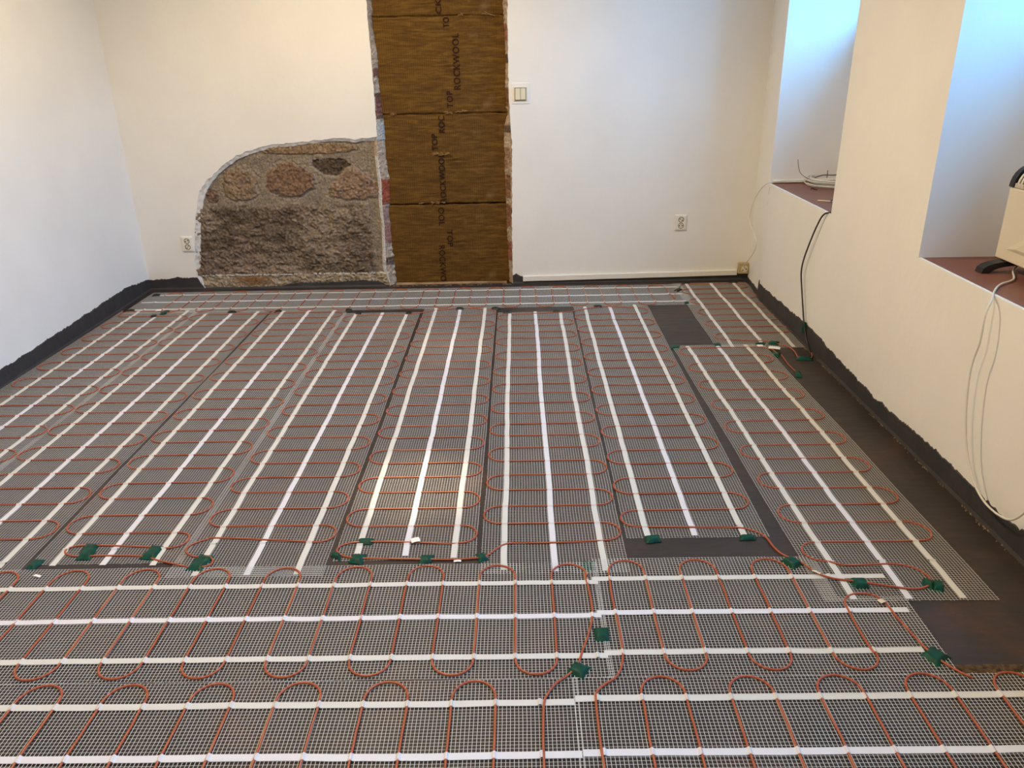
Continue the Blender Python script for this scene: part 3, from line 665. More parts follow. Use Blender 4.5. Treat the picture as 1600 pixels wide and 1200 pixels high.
    for si, (v, ua, ub) in enumerate(strips):
        ua, ub = min(ua, ub), max(ua, ub); us = [ua]; x = ua
        while x < ub: x = min(x + 0.02, ub); us.append(x)
        for r in cross:
            if ua < r < ub: us += [r + d for d in (-0.009, -0.006, -0.0035, -0.0015, 0.0015, 0.0035, 0.006, 0.009)]
        us = sorted(u for u in us if ua <= u <= ub); b = MB(); ph = v * 31
        for u in us:
            bump = max([0] + [math.exp(-((u - r)/0.0042)**2) for r in cross if abs(u - r) < 0.03])
            z = z0 + 0.0024 + 0.0054*bump + 0.0006*fn(u*20, v*9)
            vv = v + 0.0022*fn(u*3, ph) + 0.0012*fn(u*11, ph)
            for s, zz in ((-1, -0.0012), (-1, 0), (-0.4, 0.0003), (0.4, 0.0003), (1, 0), (1, -0.0012)):
                q = W(u, vv + s*tape_w/2, z + zz); b.v.append((q.x - loc.x, q.y - loc.y, q.z))
        for i in range(len(us) - 1):
            for j in range(5): a = i*6 + j; b.f.append((a, a+6, a+7, a+1))
        b.build('adhesive_strip', M_TAPE if si == 1 else M_TAPE2, t, flip=True)
    MATS.append(t); return t

def seq(a, step, n): return [a + step*k for k in range(n)]
CB = 2.09
heating_mat('lengthwise heating mat lying hard against the left wall', 'y',
    [(-2.505, 1.6, 4.955), (-2.345, 1.6, 4.80), (-2.18, 1.6, 4.94)], (-2.625, -2.105, 1.6, 4.955),
    seq(4.863, -0.2335, 14), seq(4.757, -0.2325, 13), -2.605, -2.12, z0=0.0004, seed=11, tail=(-2.2, None))
heating_mat('second lengthwise heating mat from the left wall, its near end beside bare floor gap', 'y',
    [(-2.032, 2.10, 4.86), (-1.865, 2.10, 4.85), (-1.705, 2.105, 4.89)], (-2.125, -1.628, 2.085, 4.90),
    seq(4.769, -0.2345, 12), seq(4.647, -0.2304, 11), -2.105, -1.632, z0=0.0008, seed=12, tail=(-1.55, None))
heating_mat('third lengthwise heating mat from the left wall, two green tapes near its near end', 'y',
    [(-1.535, 2.115, 4.89), (-1.370, 2.115, 4.895), (-1.205, 2.11, 4.89)], (-1.610, -1.118, 2.125, 4.89),
    seq(4.677, -0.2345, 11), seq(4.784, -0.2292, 12), -1.605, -1.137, z0=0.0003, seed=13, tail=(-1.57, None),
    end=[(-1.193, 2.204), (-1.288, 2.214), (-1.43, 2.225), (-1.509, 2.223), (-1.532, 2.201), (-1.521, 2.179), (-1.478, 2.163), (-1.394, 2.165), (-1.263, 2.159), (-1.188, 2.132), (-1.091, 2.099)])
heating_mat('lengthwise heating mat just left of the one facing the doorway, no bare gap before it', 'y',
    [(-1.048, 2.05, 4.80), (-0.880, 2.05, 4.815), (-0.722, 2.05, 4.79)], (-1.135, -0.641, 2.045, 4.815),
    seq(4.696, -0.2321, 11), seq(4.570, -0.2286, 11), -1.112, -0.645, z0=0.0010, seed=14,
    start=[(-0.533, 4.84), (-0.60, 4.812), (-0.66, 4.775), (-0.75, 4.752)],
    end=[(-1.03, 2.259), (-1.08, 2.25), (-1.122, 2.215), (-1.12, 2.18), (-1.08, 2.151), (-1.037, 2.15), (-1.014, 2.132), (-1.014, 2.104), (-1.057, 2.091), (-1.086, 2.095)])
heating_mat('lengthwise heating mat facing the doorway, four green tapes on its near cable end', 'y',
    [(-0.545, 2.16, 4.90), (-0.387, 2.145, 4.865), (-0.226, 2.13, 4.88)], (-0.617, -0.155, 2.125, 4.905),
    seq(4.657, -0.2287, 11), seq(4.778, -0.2282, 12), -0.622, -0.157, z0=0.0004, seed=15,
    start=[(-0.62, 4.810), (-0.533, 4.84), (-0.45, 4.865), (-0.36, 4.885)],
    end=[(-0.209, 2.212), (-0.252, 2.209), (-0.361, 2.218), (-0.492, 2.226), (-0.572, 2.222), (-0.610, 2.202), (-0.615, 2.172), (-0.57, 2.138), (-0.454, 2.128), (-0.245, 2.119), (-0.152, 2.124), (-0.116, 2.13)])
heating_mat('lengthwise heating mat running towards the right jamb of the insulated doorway', 'y',
    [(-0.062, 2.06, 4.765), (0.100, 2.05, 4.785), (0.258, 2.05, 4.765)], (-0.136, 0.333, 2.045, 4.775),
    seq(4.665, -0.2287, 11), seq(4.566, -0.2294, 11), -0.137, 0.330, z0=0.0006, seed=16,
    start=[(0.466, 4.84), (0.381, 4.804), (0.337, 4.772), (0.25, 4.755)],
    end=[(0.15, 2.207), (0.05, 2.206), (-0.027, 2.208), (-0.065, 2.198), (-0.090, 2.173), (-0.116, 2.140), (-0.135, 2.128)])
heating_mat('lengthwise heating mat ending before the bare floor strip, third lengthwise from the right wall', 'y',
    [(0.420, 2.24, 4.87), (0.580, 2.24, 4.86), (0.745, 2.24, 4.90)], (0.351, 0.826, 2.232, 4.885),
    seq(4.639, -0.2287, 11), seq(4.766, -0.2319, 11), 0.345, 0.817, z0=0.0008, seed=17, climb=(2.13, 0.0062),
    start=[(0.379, 4.79), (0.43, 4.82), (0.50, 4.845), (0.569, 4.858)],
    end=[(0.460, 2.292), (0.60, 2.286), (0.728, 2.282), (0.779, 2.262), (0.81, 2.226), (0.821, 2.16), (0.84, 2.113), (0.862, 2.092), (0.881, 2.064), (0.907, 2.017), (0.945, 1.987), (0.998, 1.974), (1.025, 1.967), (1.059, 1.957), (1.119, 1.94), (1.171, 1.930), (1.213, 1.943), (1.234, 1.96)])
heating_mat('long slightly crooked heating mat beside the right wall, nearer of the two there', 'y',
    [(0.950, 1.89, 4.09), (1.113, 1.89, 4.09), (1.272, 1.89, 4.10)], (0.866, 1.370, 1.885, 4.10),
    seq(3.995, -0.2324, 9), seq(3.867, -0.2337, 8), 0.882, 1.347, z0=0.0045, seed=18, wob=0.005,
    drift=lambda u: 0.022 - 0.0215 * (u - 2.0), start=[(1.395, 3.666), (1.387, 3.782), (1.383, 3.875), (1.377, 3.943), (1.368, 4.012), (1.324, 4.045), (1.26, 4.052), (1.18, 4.050)][3:],
    end=[(1.013, 2.056), (1.134, 2.060), (1.182, 2.056), (1.221, 2.034), (1.238, 2.004), (1.239, 1.969)])
heating_mat('short wavy heating mat in the right back corner under the corner socket', 'y',
    [(1.175, 4.055, 5.40), (1.35, 4.09, 5.39), (1.508, 4.06, 5.385)], (1.085, 1.602, 4.055, 5.40),
    seq(5.174, -0.2305, 5), seq(5.306, -0.239, 5), 1.113, 1.585, z0=0.0004, seed=19, wob=0.010, tail=(1.14, None),
    end=[(1.46, 4.21), (1.30, 4.185), (1.22, 4.176), (1.289, 4.171), (1.375, 4.158), (1.429, 4.112), (1.472, 4.06), (1.484, 3.987), (1.475, 3.90), (1.496, 3.87)][3:])
heating_mat('long crosswise heating mat along the foot of the back wall', 'x',
    [(5.305, -2.545, 1.10), (5.133, -2.58, 1.10), (4.965, -2.55, 1.10)], (4.885, 5.375, -2.60, 1.135),
    [-1.392 - 0.2256*k for k in range(4, 0, -1)] + [-1.392, -1.167, -0.942, -0.72, -0.497, -0.274, -0.051, 0.165, 0.384, 0.605, 0.83], [0.513 - 0.2263*k for k in range(13, -1, -1)] + [0.735, 0.955], 4.887, 5.362, z0=0.0012, seed=20, wob=0.006,
    end=[(1.025, 5.02), (1.045, 5.10), (1.075, 5.20), (1.115, 5.286)])
heating_mat('crosswise heating mat in the foreground reaching to the left, upper of the two rows', 'x',
    [(1.990, -2.6, 0.228), (1.835, -2.6, 0.222), (1.670, -2.6, 0.225)], (1.590, 2.092, -2.6, 0.229),
    [0.032 - 0.2237*k for k in range(12, -1, -1)], [0.141 - 0.225*k for k in range(12, -1, -1)], 1.600, 2.080, z0=0.0030, seed=21,
    end=[(0.191, 2.029), (0.196, 1.965), (0.199, 1.889), (0.197, 1.832), (0.182, 1.764), (0.157, 1.687), (0.141, 1.639), (0.114, 1.599), (0.081, 1.57), (0.057, 1.533), (0.046, 1.499), (0.041, 1.405), (0.040, 1.331), (0.04, 1.10)])
heating_mat('crosswise foreground heating mat ending at the large bare floor area on the right', 'x',
    [(2.005, 0.210, 1.11), (1.845, 0.212, 1.11), (1.680, 0.215, 1.075)], (1.592, 2.110, 0.223, 1.125),
    seq(0.432, 0.2268, 3), seq(0.322, 0.2235, 3), 1.607, 2.095, z0=0.0036, seed=22, cut=(1.905, 0.93),
    start=[(0.18, 1.10), (0.177, 1.312), (0.175, 1.351), (0.175, 1.442), (0.177, 1.521), (0.184, 1.54), (0.204, 1.562), (0.235, 1.586), (0.255, 1.625), (0.266, 1.685), (0.268, 1.775), (0.265, 1.853), (0.263, 1.933)],
    end=[(0.936, 1.674), (0.934, 1.764), (0.937, 1.841), (0.943, 1.885), (0.971, 1.911), (1.013, 1.916), (1.045, 1.899), (1.058, 1.864), (1.062, 1.808), (1.072, 1.743), (1.083, 1.677), (1.094, 1.647), (1.107, 1.619), (1.130, 1.588), (1.15, 1.57)])
heating_mat('nearest crosswise heating mat, left half of the front row', 'x',
    [(1.505, -2.6, 0.122), (1.345, -2.6, 0.130), (1.185, -2.6, 0.130)], (1.085, 1.586, -2.6, 0.132),
    [0.0 - 0.2228*k - 0.02 for k in range(12, -1, -1)], [-0.131 - 0.2228*k for k in range(11, -1, -1)], 1.103, 1.580, z0=0.0024, seed=23)
heating_mat('nearest crosswise heating mat, right half of the front row', 'x',
    [(1.517, 0.125, 1.55), (1.350, 0.132, 1.55), (1.19, 0.135, 1.55)], (1.095, 1.589, 0.124, 1.56),
    [0.2375 + 0.2237*k for k in range(6)], seq(0.349, 0.2245, 6), 1.110, 1.588, z0=0.0030, seed=24)

# ------------------------------------------------------------------ green tape patches
def tape_patch(q, label, m=M_GREEN, z=0.0108, group='green tape pieces holding the mats and cables', name='tape_patch', ze=0.0035, seed=0):
    P = [Vector((x, y, 0)) for x, y in q]; c = sum(P, Vector()) / 4; b = MB(); N = 12
    ax = (P[1] - P[0] + P[2] - P[3]); ax.normalize()
    def f(u, v):
        p = (P[0]*(1-u) + P[1]*u)*(1-v) + (P[3]*(1-u) + P[2]*u)*v
        e = min(u, 1-u, v, 1-v); k = min(1, e / 0.25); k = k*k*(3-2*k)
        zz = ze + (z - ze)*k + 0.0012*fn(p.x*60, p.y*60, seed) + 0.0006*fn(p.x*160, p.y*160)
        if e < 1e-6: p = p + Vector((0.0014*fn(p.x*120, p.y*120), 0.0014*fn(p.y*120, p.x*120, 4), 0))
        return (p.x - c.x, p.y - c.y, zz)
    b.grid(f, N, N)
    base = len(b.v); b.v += [(x, y, zz - 0.0006) for x, y, zz in b.v[:base]]
    ring = [i for i in range(N)] + [N + (N+1)*j for j in range(N)] + [(N+1)*N + i for i in range(N, 0, -1)] + [(N+1)*j for j in range(N, 0, -1)]
    for i, a in enumerate(ring):
        d = ring[(i+1) % len(ring)]; b.f.append((a, a + base, d + base, d))
    o = b.build(name, m, flip=True, smooth=True); o.location = c
    return tag(o, label, 'tape', group)
TP = [
 ([(-1.614, 2.099), (-1.607, 2.155), (-1.571, 2.147), (-1.581, 2.085)], 'small slanted green tape at the left end of the narrow bare foreground strip'),
 ([(-1.486, 2.241), (-1.434, 2.236), (-1.424, 2.144), (-1.473, 2.142)], 'green tape on the looped cable end just right of the leftmost foreground tape'),
 ([(-1.254, 2.224), (-1.208, 2.218), (-1.210, 2.134), (-1.263, 2.144)], 'green tape above the right end of the narrow bare strip, across two cables'),
 ([(-1.071, 2.169), (-1.016, 2.157), (-1.032, 2.067), (-1.088, 2.078)], 'largest green tape left of centre, over a small cable loop between two mats'),
 ([(-0.558, 2.248), (-0.506, 2.247), (-0.507, 2.209), (-0.557, 2.209)], 'green tape on the upper cable of the centre mat end, above its neighbour'),
 ([(-0.563, 2.154), (-0.513, 2.157), (-0.521, 2.097), (-0.567, 2.110)], 'green tape on the lower cable of the centre mat end, below a white strip end'),
 ([(-0.630, 2.170), (-0.599, 2.162), (-0.594, 2.119), (-0.634, 2.149)], 'small diamond-shaped green tape at the left corner of the centre mat end'),
 ([(-0.336, 2.146), (-0.291, 2.148), (-0.297, 2.104), (-0.340, 2.093)], 'square green tape between two white strip ends on the centre mat cable'),
 ([(-0.158, 2.149), (-0.127, 2.157), (-0.112, 2.116), (-0.142, 2.099)], 'green tape at the right corner of the centre mat where its cable turns up'),
 ([(0.407, 2.240), (0.460, 2.250), (0.461, 2.206), (0.409, 2.196)], 'green tape at the upper left corner of the bare strip right of centre'),
 ([(0.729, 2.238), (0.779, 2.239), (0.777, 2.210), (0.719, 2.206)], 'flat green tape at the upper right edge of the bare strip right of centre'),
 ([(0.184, 2.103), (0.230, 2.105), (0.231, 2.053), (0.195, 2.048)], 'green tape half hidden under the net beside the left end of the right foreground mat'),
 ([(0.193, 1.783), (0.239, 1.787), (0.237, 1.721), (0.193, 1.726)], 'upright green tape square on the joint of the two foreground mats'),
 ([(0.132, 1.653), (0.177, 1.629), (0.152, 1.578), (0.107, 1.610)], 'turned green tape on the cable crossing between the two foreground rows'),
 ([(0.856, 2.113), (0.889, 2.067), (0.844, 2.038), (0.816, 2.091)], 'crossed green tape on the cable at the right end of the bare strip'),
 ([(0.995, 1.994), (1.053, 1.988), (1.043, 1.940), (0.990, 1.940)], 'green tape on the cable between the first two white strips of the right mat end'),
 ([(1.215, 1.985), (1.245, 1.975), (1.225, 1.925), (1.198, 1.950)], 'left piece of the folded green tape pair near the last strip of right mat'),
 ([(1.240, 1.975), (1.277, 1.971), (1.252, 1.915), (1.222, 1.928)], 'right piece of the folded green tape pair near the last strip of right mat'),
 ([(1.107, 1.698), (1.136, 1.649), (1.081, 1.608), (1.055, 1.661)], 'big smooth green tape at the right end of the foreground mat beside bare floor'),
 ([(0.835, 4.113), (0.894, 4.106), (0.878, 4.055), (0.828, 4.051)], 'green tape at the near left corner of the dark bare rectangle'),
 ([(1.072, 4.130), (1.119, 4.138), (1.116, 4.080), (1.075, 4.072)], 'green tape at the near right corner of the dark bare rectangle'),
 ([(1.314, 4.134), (1.371, 4.131), (1.355, 4.089), (1.302, 4.092)], 'small green tape over a strip end where the two right-hand mats meet, left of two'),
 ([(1.395, 4.157), (1.454, 4.148), (1.426, 4.086), (1.377, 4.108)], 'small green tape over the cable where the two right-hand mats meet, right of two'),
 ([(1.364, 3.993), (1.409, 3.971), (1.377, 3.904), (1.349, 3.919)], 'green tape just below the white paper tag near the right wall'),
 ([(1.475, 3.914), (1.552, 3.896), (1.534, 3.844), (1.450, 3.862)], 'wide green tape at the right wall foot where the black cable ends'),
 ([(1.396, 3.718), (1.419, 3.709), (1.403, 3.615), (1.371, 3.624)], 'green tape on bare floor at the end of a short stray red cable'),
 ([(1.076, 4.934), (1.108, 4.947), (1.103, 4.904), (1.072, 4.891)], 'tiny green tape at the upper right corner of the dark bare rectangle'),
 ([(-2.342, 4.849), (-2.335, 4.953), (-2.295, 4.936), (-2.305, 4.840)], 'long thin green tape near the left back corner below the back-wall mat'),
]
for i, (q, lab) in enumerate(TP):
    c = (sum(p[0] for p in q)/4, sum(p[1] for p in q)/4)
    zt = 0.0115
    if 11 <= i <= 18: zt = 0.0145 if i not in (14, 15, 16, 17) else 0.0185
    tape_patch(q, lab, z=zt if i != 11 else 0.0035, ze=0.003 if i != 11 else 0.002, seed=i)
DK = [
 ([(1.058, 5.209), (1.099, 5.271), (1.127, 5.236), (1.085, 5.175)], 'dark crumpled tape joining the back-wall mat to the corner mat'),
 ([(1.146, 5.401), (1.215, 5.431), (1.210, 5.380), (1.148, 5.367)], 'dark tape at the left back corner of the corner mat'),
 ([(1.484, 5.414), (1.549, 5.418), (1.542, 5.376), (1.482, 5.371)], 'dark tape at the back edge of the corner mat below the corner socket'),
 ([(-2.587, 5.330), (-2.538, 5.343), (-2.522, 5.294), (-2.575, 5.281)], 'dark tape in the far left corner at the end of the topmost strip'),
 ([(-2.619, 4.940), (-2.560, 4.979), (-2.536, 4.935), (-2.599, 4.897)], 'dark tape against the left wall at the leftmost mat corner'),
 ([(-2.385, 4.830), (-2.351, 4.849), (-2.335, 4.801), (-2.371, 4.789)], 'dark tape on the second strip end of the leftmost mat'),
 ([(-1.906, 4.901), (-1.850, 4.898), (-1.840, 4.856), (-1.900, 4.859)], 'dark tape at the far end of the second mat from the left wall'),
 ([(-1.594, 4.884), (-1.553, 4.903), (-1.550, 4.861), (-1.590, 4.842)], 'slanted dark tape between the far ends of the second and third mats'),
 ([(-1.137, 4.901), (-1.097, 4.899), (-1.086, 4.842), (-1.126, 4.845)], 'dark tape at the left end of the far bare slot before the doorway'),
 ([(-1.055, 4.822), (-1.016, 4.825), (-1.015, 4.784), (-1.053, 4.786)], 'dark tape on the first strip end under the far bare slot before the doorway'),
 ([(-0.730, 4.815), (-0.691, 4.813), (-0.691, 4.767), (-0.730, 4.769)], 'dark tape on the last strip end under the far bare slot before the doorway'),
 ([(-0.414, 4.889), (-0.363, 4.893), (-0.362, 4.851), (-0.413, 4.847)], 'dark tape on the middle strip end of the mat facing the doorway'),
 ([(-0.183, 4.883), (-0.129, 4.880), (-0.132, 4.839), (-0.182, 4.841)], 'dark tape at the far right corner of the mat facing the doorway'),
 ([(-0.103, 4.789), (-0.051, 4.793), (-0.053, 4.753), (-0.106, 4.755)], 'dark tape on the first strip end right of the doorway centre'),
 ([(0.213, 4.799), (0.259, 4.797), (0.255, 4.756), (0.211, 4.758)], 'dark tape on the last strip end under the right-hand far bare slot'),
 ([(0.483, 4.896), (0.537, 4.893), (0.532, 4.844), (0.479, 4.847)], 'dark tape between the first two strip ends left of the dark bare rectangle'),
]
for i, (q, lab) in enumerate(DK): tape_patch(q, lab, m=M_DARKTAPE, z=0.0125, ze=0.004, seed=50+i, group='dark tape pieces along the far mat ends')
# tape on the wall band over the black cable
b = MB()
def wt(u, v):
    y = 4.155 - 0.075*u; z = 0.128 - 0.062*v + 0.006*u; e = min(u, 1-u); k = min(1, e/0.4)
    return (XR - 0.007 - 0.010*k + 0.0015*fn(u*6, v*6), y - 4.12, z)
b.grid(wt, 10, 10); o = b.build('tape_patch', M_GREEN, smooth=True); o.location = (0, 4.12, 0)
tag(o, 'green tape holding the black cable to the dark band of the right wall', 'tape', 'green tape pieces holding the mats and cables')

# paper tags and chips
def chip(name, x, y, w_, d_, z, label, cat, rot=0.0, m=M_PAPER, grp=None):
    b = MB(); c, s = math.cos(rot), math.sin(rot)
    def f(u, v):
        a, e = (u - 0.5)*w_, (v - 0.5)*d_; return (a*c - e*s, a*s + e*c, z + 0.0015*math.sin(u*3) + 0.001*fn(a*80, e*80, x))
    b.grid(f, 5, 5); n = len(b.v); b.v += [(p, q, r - 0.0008) for p, q, r in b.v[:n]]
    for i in range(5): b.f += [(i, i+1, i+1+n, i+n), (30+i, 31+i, 31+i+n, 30+i+n), (6*i, 6*i+6, 6*i+6+n, 6*i+n), (6*i+5, 6*i+11, 6*i+11+n, 6*i+5+n)]
    o = b.build(name, m); o.location = (x, y, 0); return tag(o, label, cat, grp)
chip('paper_scrap', -1.546, 2.054, 0.026, 0.010, 0.008, 'tiny white curved scrap on the net below the leftmost foreground tape', 'scrap', -0.3)
chip('cable_tag', -0.362, 2.223, 0.030, 0.026, 0.011, 'small white tag on the upper cable at the centre mat end', 'tag', 0.3)
chip('paper_scrap', -0.213, 2.108, 0.024, 0.010, 0.006, 'small white scrap under the last white strip end of the centre mat', 'scrap', 0.0)
chip('cable_tag', 1.387, 4.026, 0.060, 0.040, 0.012, 'white paper tag on the cable near the right wall, between two green tapes', 'tag', -0.35)
chip('paper_scrap', 1.322, 4.066, 0.032, 0.030, 0.011, 'small white scrap left of the white paper tag near the right wall', 'scrap', 0.0)
chip('paper_scrap', -2.372, 4.918, 0.035, 0.03, 0.011, 'small white scrap by the green tape in the left back corner', 'scrap', 0.2)
chip('paper_scrap', 1.045, 1.873, 0.018, 0.016, 0.014, 'tiny cream scrap stuck on the last cable loop beside the large bare floor area', 'scrap', 0.4, M_CREAM_PL)
chip('paper_scrap', 0.905, 2.016, 0.026, 0.008, 0.014, 'tiny cream scrap on the cable between the crossed green tape and the right mat', 'scrap', -0.7, M_CREAM_PL)

# floor step at the right: raw screed strip, crumbs in the crease
b = MB()
def sfn(u, v):
    x = 1.12 + 0.455*u; y = 1.592 + 0.034*v + 0.002*fn(x*30, v) * (1 if v in (0, 1) else 0); e = min(v, 1-v)
    return (x - 1.34, y - 1.60, 0.0006 + 0.004*min(1, e*4)*(0.6 + fn(x*90, y*90)))
b.grid(sfn, 110, 8); o = b.build('screed_strip', M_SCREED); o.location = (1.34, 1.60, 0)
tag(o, 'rough brown strip of bare screed between front mat and dark floor at right', 'floor strip')
b = MB()
for k in range(520):
    y = random.uniform(1.7, 4.6); d = fn(y*5, 4) + 0.5*fn(y*17, 2)
    if d < 0.05 and random.random() < 0.88: continue
    x = XR - 0.010 - abs(random.gauss(0, 0.005)); r_ = random.uniform(0.0010, 0.0034); c_ = Vector((x, y, r_*0.6))
    vv = [c_ + Vector((math.cos(a)*r_*random.uniform(0.6, 1.2), math.sin(a)*r_*random.uniform(0.8, 2.2), -r_*0.6)) for a in (0, 1.3, 2.4, 3.7, 5.0)]
    b.add(vv + [c_ + Vector((0, 0, r_))], [(0,1,5),(1,2,5),(2,3,5),(3,4,5),(4,0,5)])
tag(b.build('crumbs', M_RUBBLE), 'pale plaster crumbs scattered in the crease at the foot of the right wall', 'rubble', kind='stuff')

# ------------------------------------------------------------------ cables at the right wall
def cable(name, pts, r, m, label, cat='cable', step=8, n=10):
    c = Vector(pts[0]); b = MB(); b.tube([p - c for p in catmull(pts, step)], r, n)
    o = b.build(name, m, smooth=True); o.location = c; return tag(o, label, cat) if label else o
cable('black_cable', [(1.72, 4.02, 0.752), (1.64, 3.99, 0.750), (1.585, 4.00, 0.747), (1.560, 4.035, 0.727), (1.552, 4.085, 0.656), (1.55, 4.145, 0.558), (1.55, 4.199, 0.459), (1.55, 4.213, 0.384), (1.552, 4.182, 0.302), (1.555, 4.137, 0.206), (1.558, 4.10, 0.13), (1.56, 4.04, 0.054), (1.562, 3.985, 0.016), (1.552, 3.935, 0.008), (1.540, 3.905, 0.007)],
      0.0042, M_BCABLE, 'black cable hanging from the far window sill down to the floor by the right wall')
cable('white_cable', [(1.80, 5.005, 0.750), (1.72, 5.012, 0.750), (1.65, 5.016, 0.749), (1.60, 5.018, 0.748), (1.570, 5.03, 0.742), (1.555, 5.10, 0.700), (1.548, 5.203, 0.612), (1.545, 5.249, 0.529), (1.545, 5.257, 0.464), (1.548, 5.165, 0.411), (1.550, 5.075, 0.363), (1.550, 5.095, 0.299), (1.553, 5.20, 0.22), (1.565, 5.33, 0.155), (1.590, 5.425, 0.113), (1.598, 5.444, 0.098)],
      0.0030, M_WCABLE, 'thin white cable curving from the far window sill down to the corner socket')
cable('pale_pipe', [(1.60, 5.020, 0.7565), (1.8, 5.021, 0.7565), (2.1, 5.021, 0.7565)], 0.0085, M_WCABLE, 'thick pale cable lying along the back edge of the far window sill', step=3)
cable('heater_cable', [(1.84, 2.80, 0.800), (1.835, 2.83, 0.765), (1.800, 2.80, 0.750), (1.738, 2.69, 0.748), (1.66, 2.63, 0.748), (1.60, 2.56, 0.747), (1.553, 2.49, 0.735), (1.530, 2.468, 0.69), (1.526, 2.459, 0.601), (1.524, 2.470, 0.526), (1.522, 2.464, 0.449), (1.522, 2.439, 0.341), (1.524, 2.399, 0.239), (1.526, 2.349, 0.172), (1.528, 2.301, 0.132), (1.53, 2.241, 0.111), (1.532, 2.169, 0.112), (1.535, 2.11, 0.133), (1.54, 2.064, 0.196), (1.545, 2.03, 0.28), (1.55, 1.99, 0.42), (1.556, 1.96, 0.56)],
      0.0036, M_WCABLE, 'white heater cord hanging in a long loop down the right wall')
cable('stray_red_cable', [(1.395, 3.93, 0.008), (1.394, 3.87, 0.0045), (1.391, 3.80, 0.0035), (1.394, 3.73, 0.0035), (1.400, 3.67, 0.0045)], 0.0027, M_CABLE, 'short stray red cable end between two green tapes on bare floor')
cable('red_cable_tip', [(1.535, 3.875, 0.009), (1.548, 3.90, 0.010), (1.556, 3.935, 0.014)], 0.0027, M_CABLE, 'short red cable tip joining the black cable at the right wall foot')
cable('black_wire', [(1.19, 5.39, 0.012), (1.15, 5.36, 0.010), (1.12, 5.30, 0.009), (1.10, 5.24, 0.010)], 0.0016, M_BCABLE, 'thin black wire between the two dark tapes near the right back corner')
# coil of white cable on the far sill
t = thing('cable_coil', 'flat coil of white cable lying on the far window sill', 'cable coil', (1.965, 4.905, ZS))
P = []
for k in range(13 * 40 + 1):
    g = 2*PI*k/40; turn = k/40; sd = int(turn)
    rr = 0.192 + 0.020*fn(turn*1.3, 2) - 0.012*(sd % 3); ex = 0.012*fn(turn*0.9, 6); ey = 0.012*fn(turn*0.9, 9)
    P.append((rr*math.cos(g)*0.98 + ex, rr*math.sin(g)*0.98 + ey, 0.005 + 0.0032*turn + 0.005*fn(g*0.5, turn*0.5)))
b = MB(); b.tube(P, 0.0036, 6); b.build('coiled_cable', M_WCABLE, t, smooth=True)
b = MB(); b.tube(catmull([(-0.17, -0.02, 0.040), (-0.21, -0.005, 0.052), (-0.245, -0.005, 0.080), (-0.262, -0.005, 0.124), (-0.268, -0.005, 0.158)], 6), 0.0022, 6); b.build('loose_wire_end', M_GREYW, t, smooth=True)
b = MB(); b.tube(catmull([(-0.08, -0.005, 0.045), (-0.078, -0.005, 0.065), (-0.080, -0.005, 0.090)], 6), 0.0024, 6); b.build('loose_wire_end', M_BCABLE, t, smooth=True)
b = MB(); b.tube(catmull([(-0.15, 0.0, 0.048), (-0.10, 0.01, 0.060), (-0.03, 0.02, 0.058), (0.03, 0.02, 0.062)], 6), 0.0042, 6); b.build('grey_wire_loop', M_GREYW, t, smooth=True)
# small bits on the sill
t = thing('cable_clip', 'tiny dark clip on the far sill in front of the cable coil', 'clip', (1.752, 4.735, ZS))
b = MB(); b.tube(catmull([(-0.014, 0, 0.003), (-0.006, 0.01, 0.010), (0.008, 0.004, 0.004), (0.02, -0.01, 0.003)], 5), 0.0028, 6); b.build('clip_body', M_BLACK, t, smooth=True)
t = thing('cut_cable_end', 'short stripped cream cable end with dark tip on the far sill', 'cable', (1.68, 4.33, ZS))
b = MB(); b.tube([(-0.035, 0.03, 0.004), (0.0, 0.0, 0.005), (0.035, -0.03, 0.006)], 0.0035, 7); b.build('cream_core', M_CREAM_PL, t, smooth=True)
b = MB(); b.tube([(0.018, -0.014, 0.006), (0.04, -0.02, 0.010), (0.07, -0.05, 0.012)], [0.006, 0.008, 0.007], 8); b.build('dark_tip', M_BLACK, t, smooth=True)

# ------------------------------------------------------------------ convector heater on the near sill
t = thing('convector_heater', 'cream convector heater with black end caps standing on the near window sill', 'heater', (1.82, 2.53, ZS))
HX0, HX1, HY0, HY1, HZ0 = -0.058, 0.052, -0.335, 0.335, 0.045
prof = [(HX0, HZ0), (HX0, 0.30)]; R_ = (HX1 - HX0)/2; cxm = (HX0 + HX1)/2
def arc(rx, rz, n=14): return [(cxm - rx*math.cos(PI*k/n), 0.300 + rz*math.sin(PI*k/n)) for k in range(n + 1)]
b = MB(); b.prism([(x, HY0, z) for x, z in [(HX0, HZ0), (HX0, 0.298), (HX1, 0.298), (HX1, HZ0)]], (0, HY1 - HY0, 0)); b.build('body_panel', M_HEATER, t, bevel=0.004)
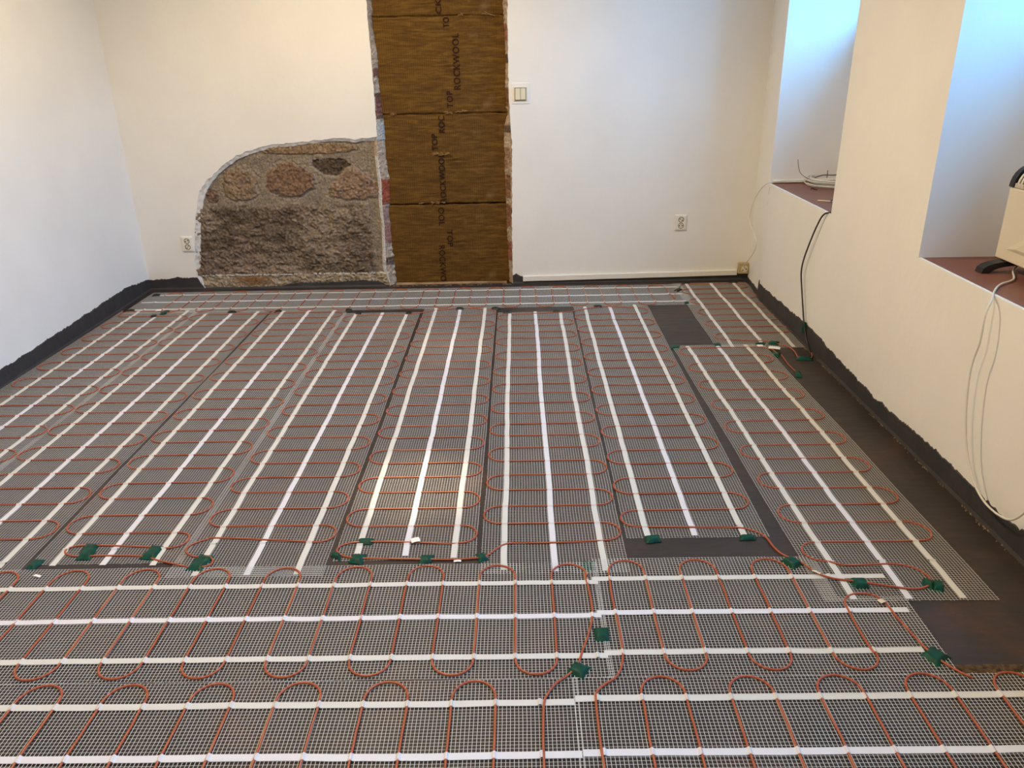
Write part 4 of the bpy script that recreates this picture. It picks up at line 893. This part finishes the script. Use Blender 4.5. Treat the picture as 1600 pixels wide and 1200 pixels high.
# pressed triangular flute on the front
b = MB(); b.add([(HX0 - 0.0005, 0.28, 0.085), (HX0 - 0.0005, -0.05, 0.285), (HX0 - 0.0005, -0.32, 0.285), (HX0 - 0.0005, -0.32, 0.085), (HX0 - 0.006, 0.22, 0.098), (HX0 - 0.006, -0.06, 0.268), (HX0 - 0.006, -0.30, 0.268), (HX0 - 0.006, -0.30, 0.098)],
    [(0,1,5,4), (1,2,6,5), (2,3,7,6), (3,0,4,7), (4,5,6,7)]); b.build('pressed_flute', M_HEATER, t)
# slotted curved grille
b = MB(); A = arc(R_ - 0.002, 0.068)
nS = 34; yy0, yy1 = HY0 + 0.022, HY1 - 0.022
def rib(ya, yb, k0, k1, rr=0.0):
    q = A[k0:k1 + 1]; n = len(q)
    for yv in (ya, yb): b.v += [(x, yv, z) for x, z in q] + [(cxm + (x-cxm)*0.93, yv, 0.3 + (z-0.3)*0.93) for x, z in q]
    o0 = len(b.v) - 4*n
    for i in range(n - 1):
        b.f.append((o0+i, o0+i+1, o0+2*n+i+1, o0+2*n+i)); b.f.append((o0+n+i, o0+3*n+i, o0+3*n+i+1, o0+n+i+1))
        b.f.append((o0+i, o0+n+i, o0+n+i+1, o0+i+1)); b.f.append((o0+2*n+i, o0+2*n+i+1, o0+3*n+i+1, o0+3*n+i))
for k in range(nS):
    ya = yy0 + (yy1-yy0)*k/nS; rib(ya, ya + (yy1-yy0)/nS*0.52, 0, 14)
for k0, k1 in ((0, 1), (5, 6), (8, 9), (13, 14)): rib(yy0, yy1, k0, k1)
b.build('vent_grille', M_HEATER, t)
b = MB(); b.prism([(cxm + (x-cxm)*0.86, yy0, 0.29 + (z-0.3)*0.86) for x, z in A], (0, yy1 - yy0, 0)); b.build('dark_interior', M_BLACK, t)
for ya, yb in ((HY0 - 0.004, HY0 + 0.022), (HY1 - 0.022, HY1 + 0.004)):
    b = MB(); b.prism([(x, ya, z) for x, z in [(HX1 + 0.003, 0.296)] + arc(R_ + 0.004, 0.076)[::-1][0:]], (0, yb - ya, 0)); b.build('end_cap', M_BLACK, t, bevel=0.002)
for yc in (0.285, -0.285):
    b = MB(); q = []
    for k in range(13): g = PI*k/12; q.append((-0.003 - 0.135*math.cos(g), 0.046*math.sin(g)**0.7))
    q2 = [(-0.003 + (x+0.003)*0.80, max(0, z - 0.018)) for x, z in q][::-1]
    b.prism([(x, yc - 0.022, z) for x, z in q + q2[1:-1]], (0, 0.044, 0)); b.build('foot', M_BLACK, t, bevel=0.003)
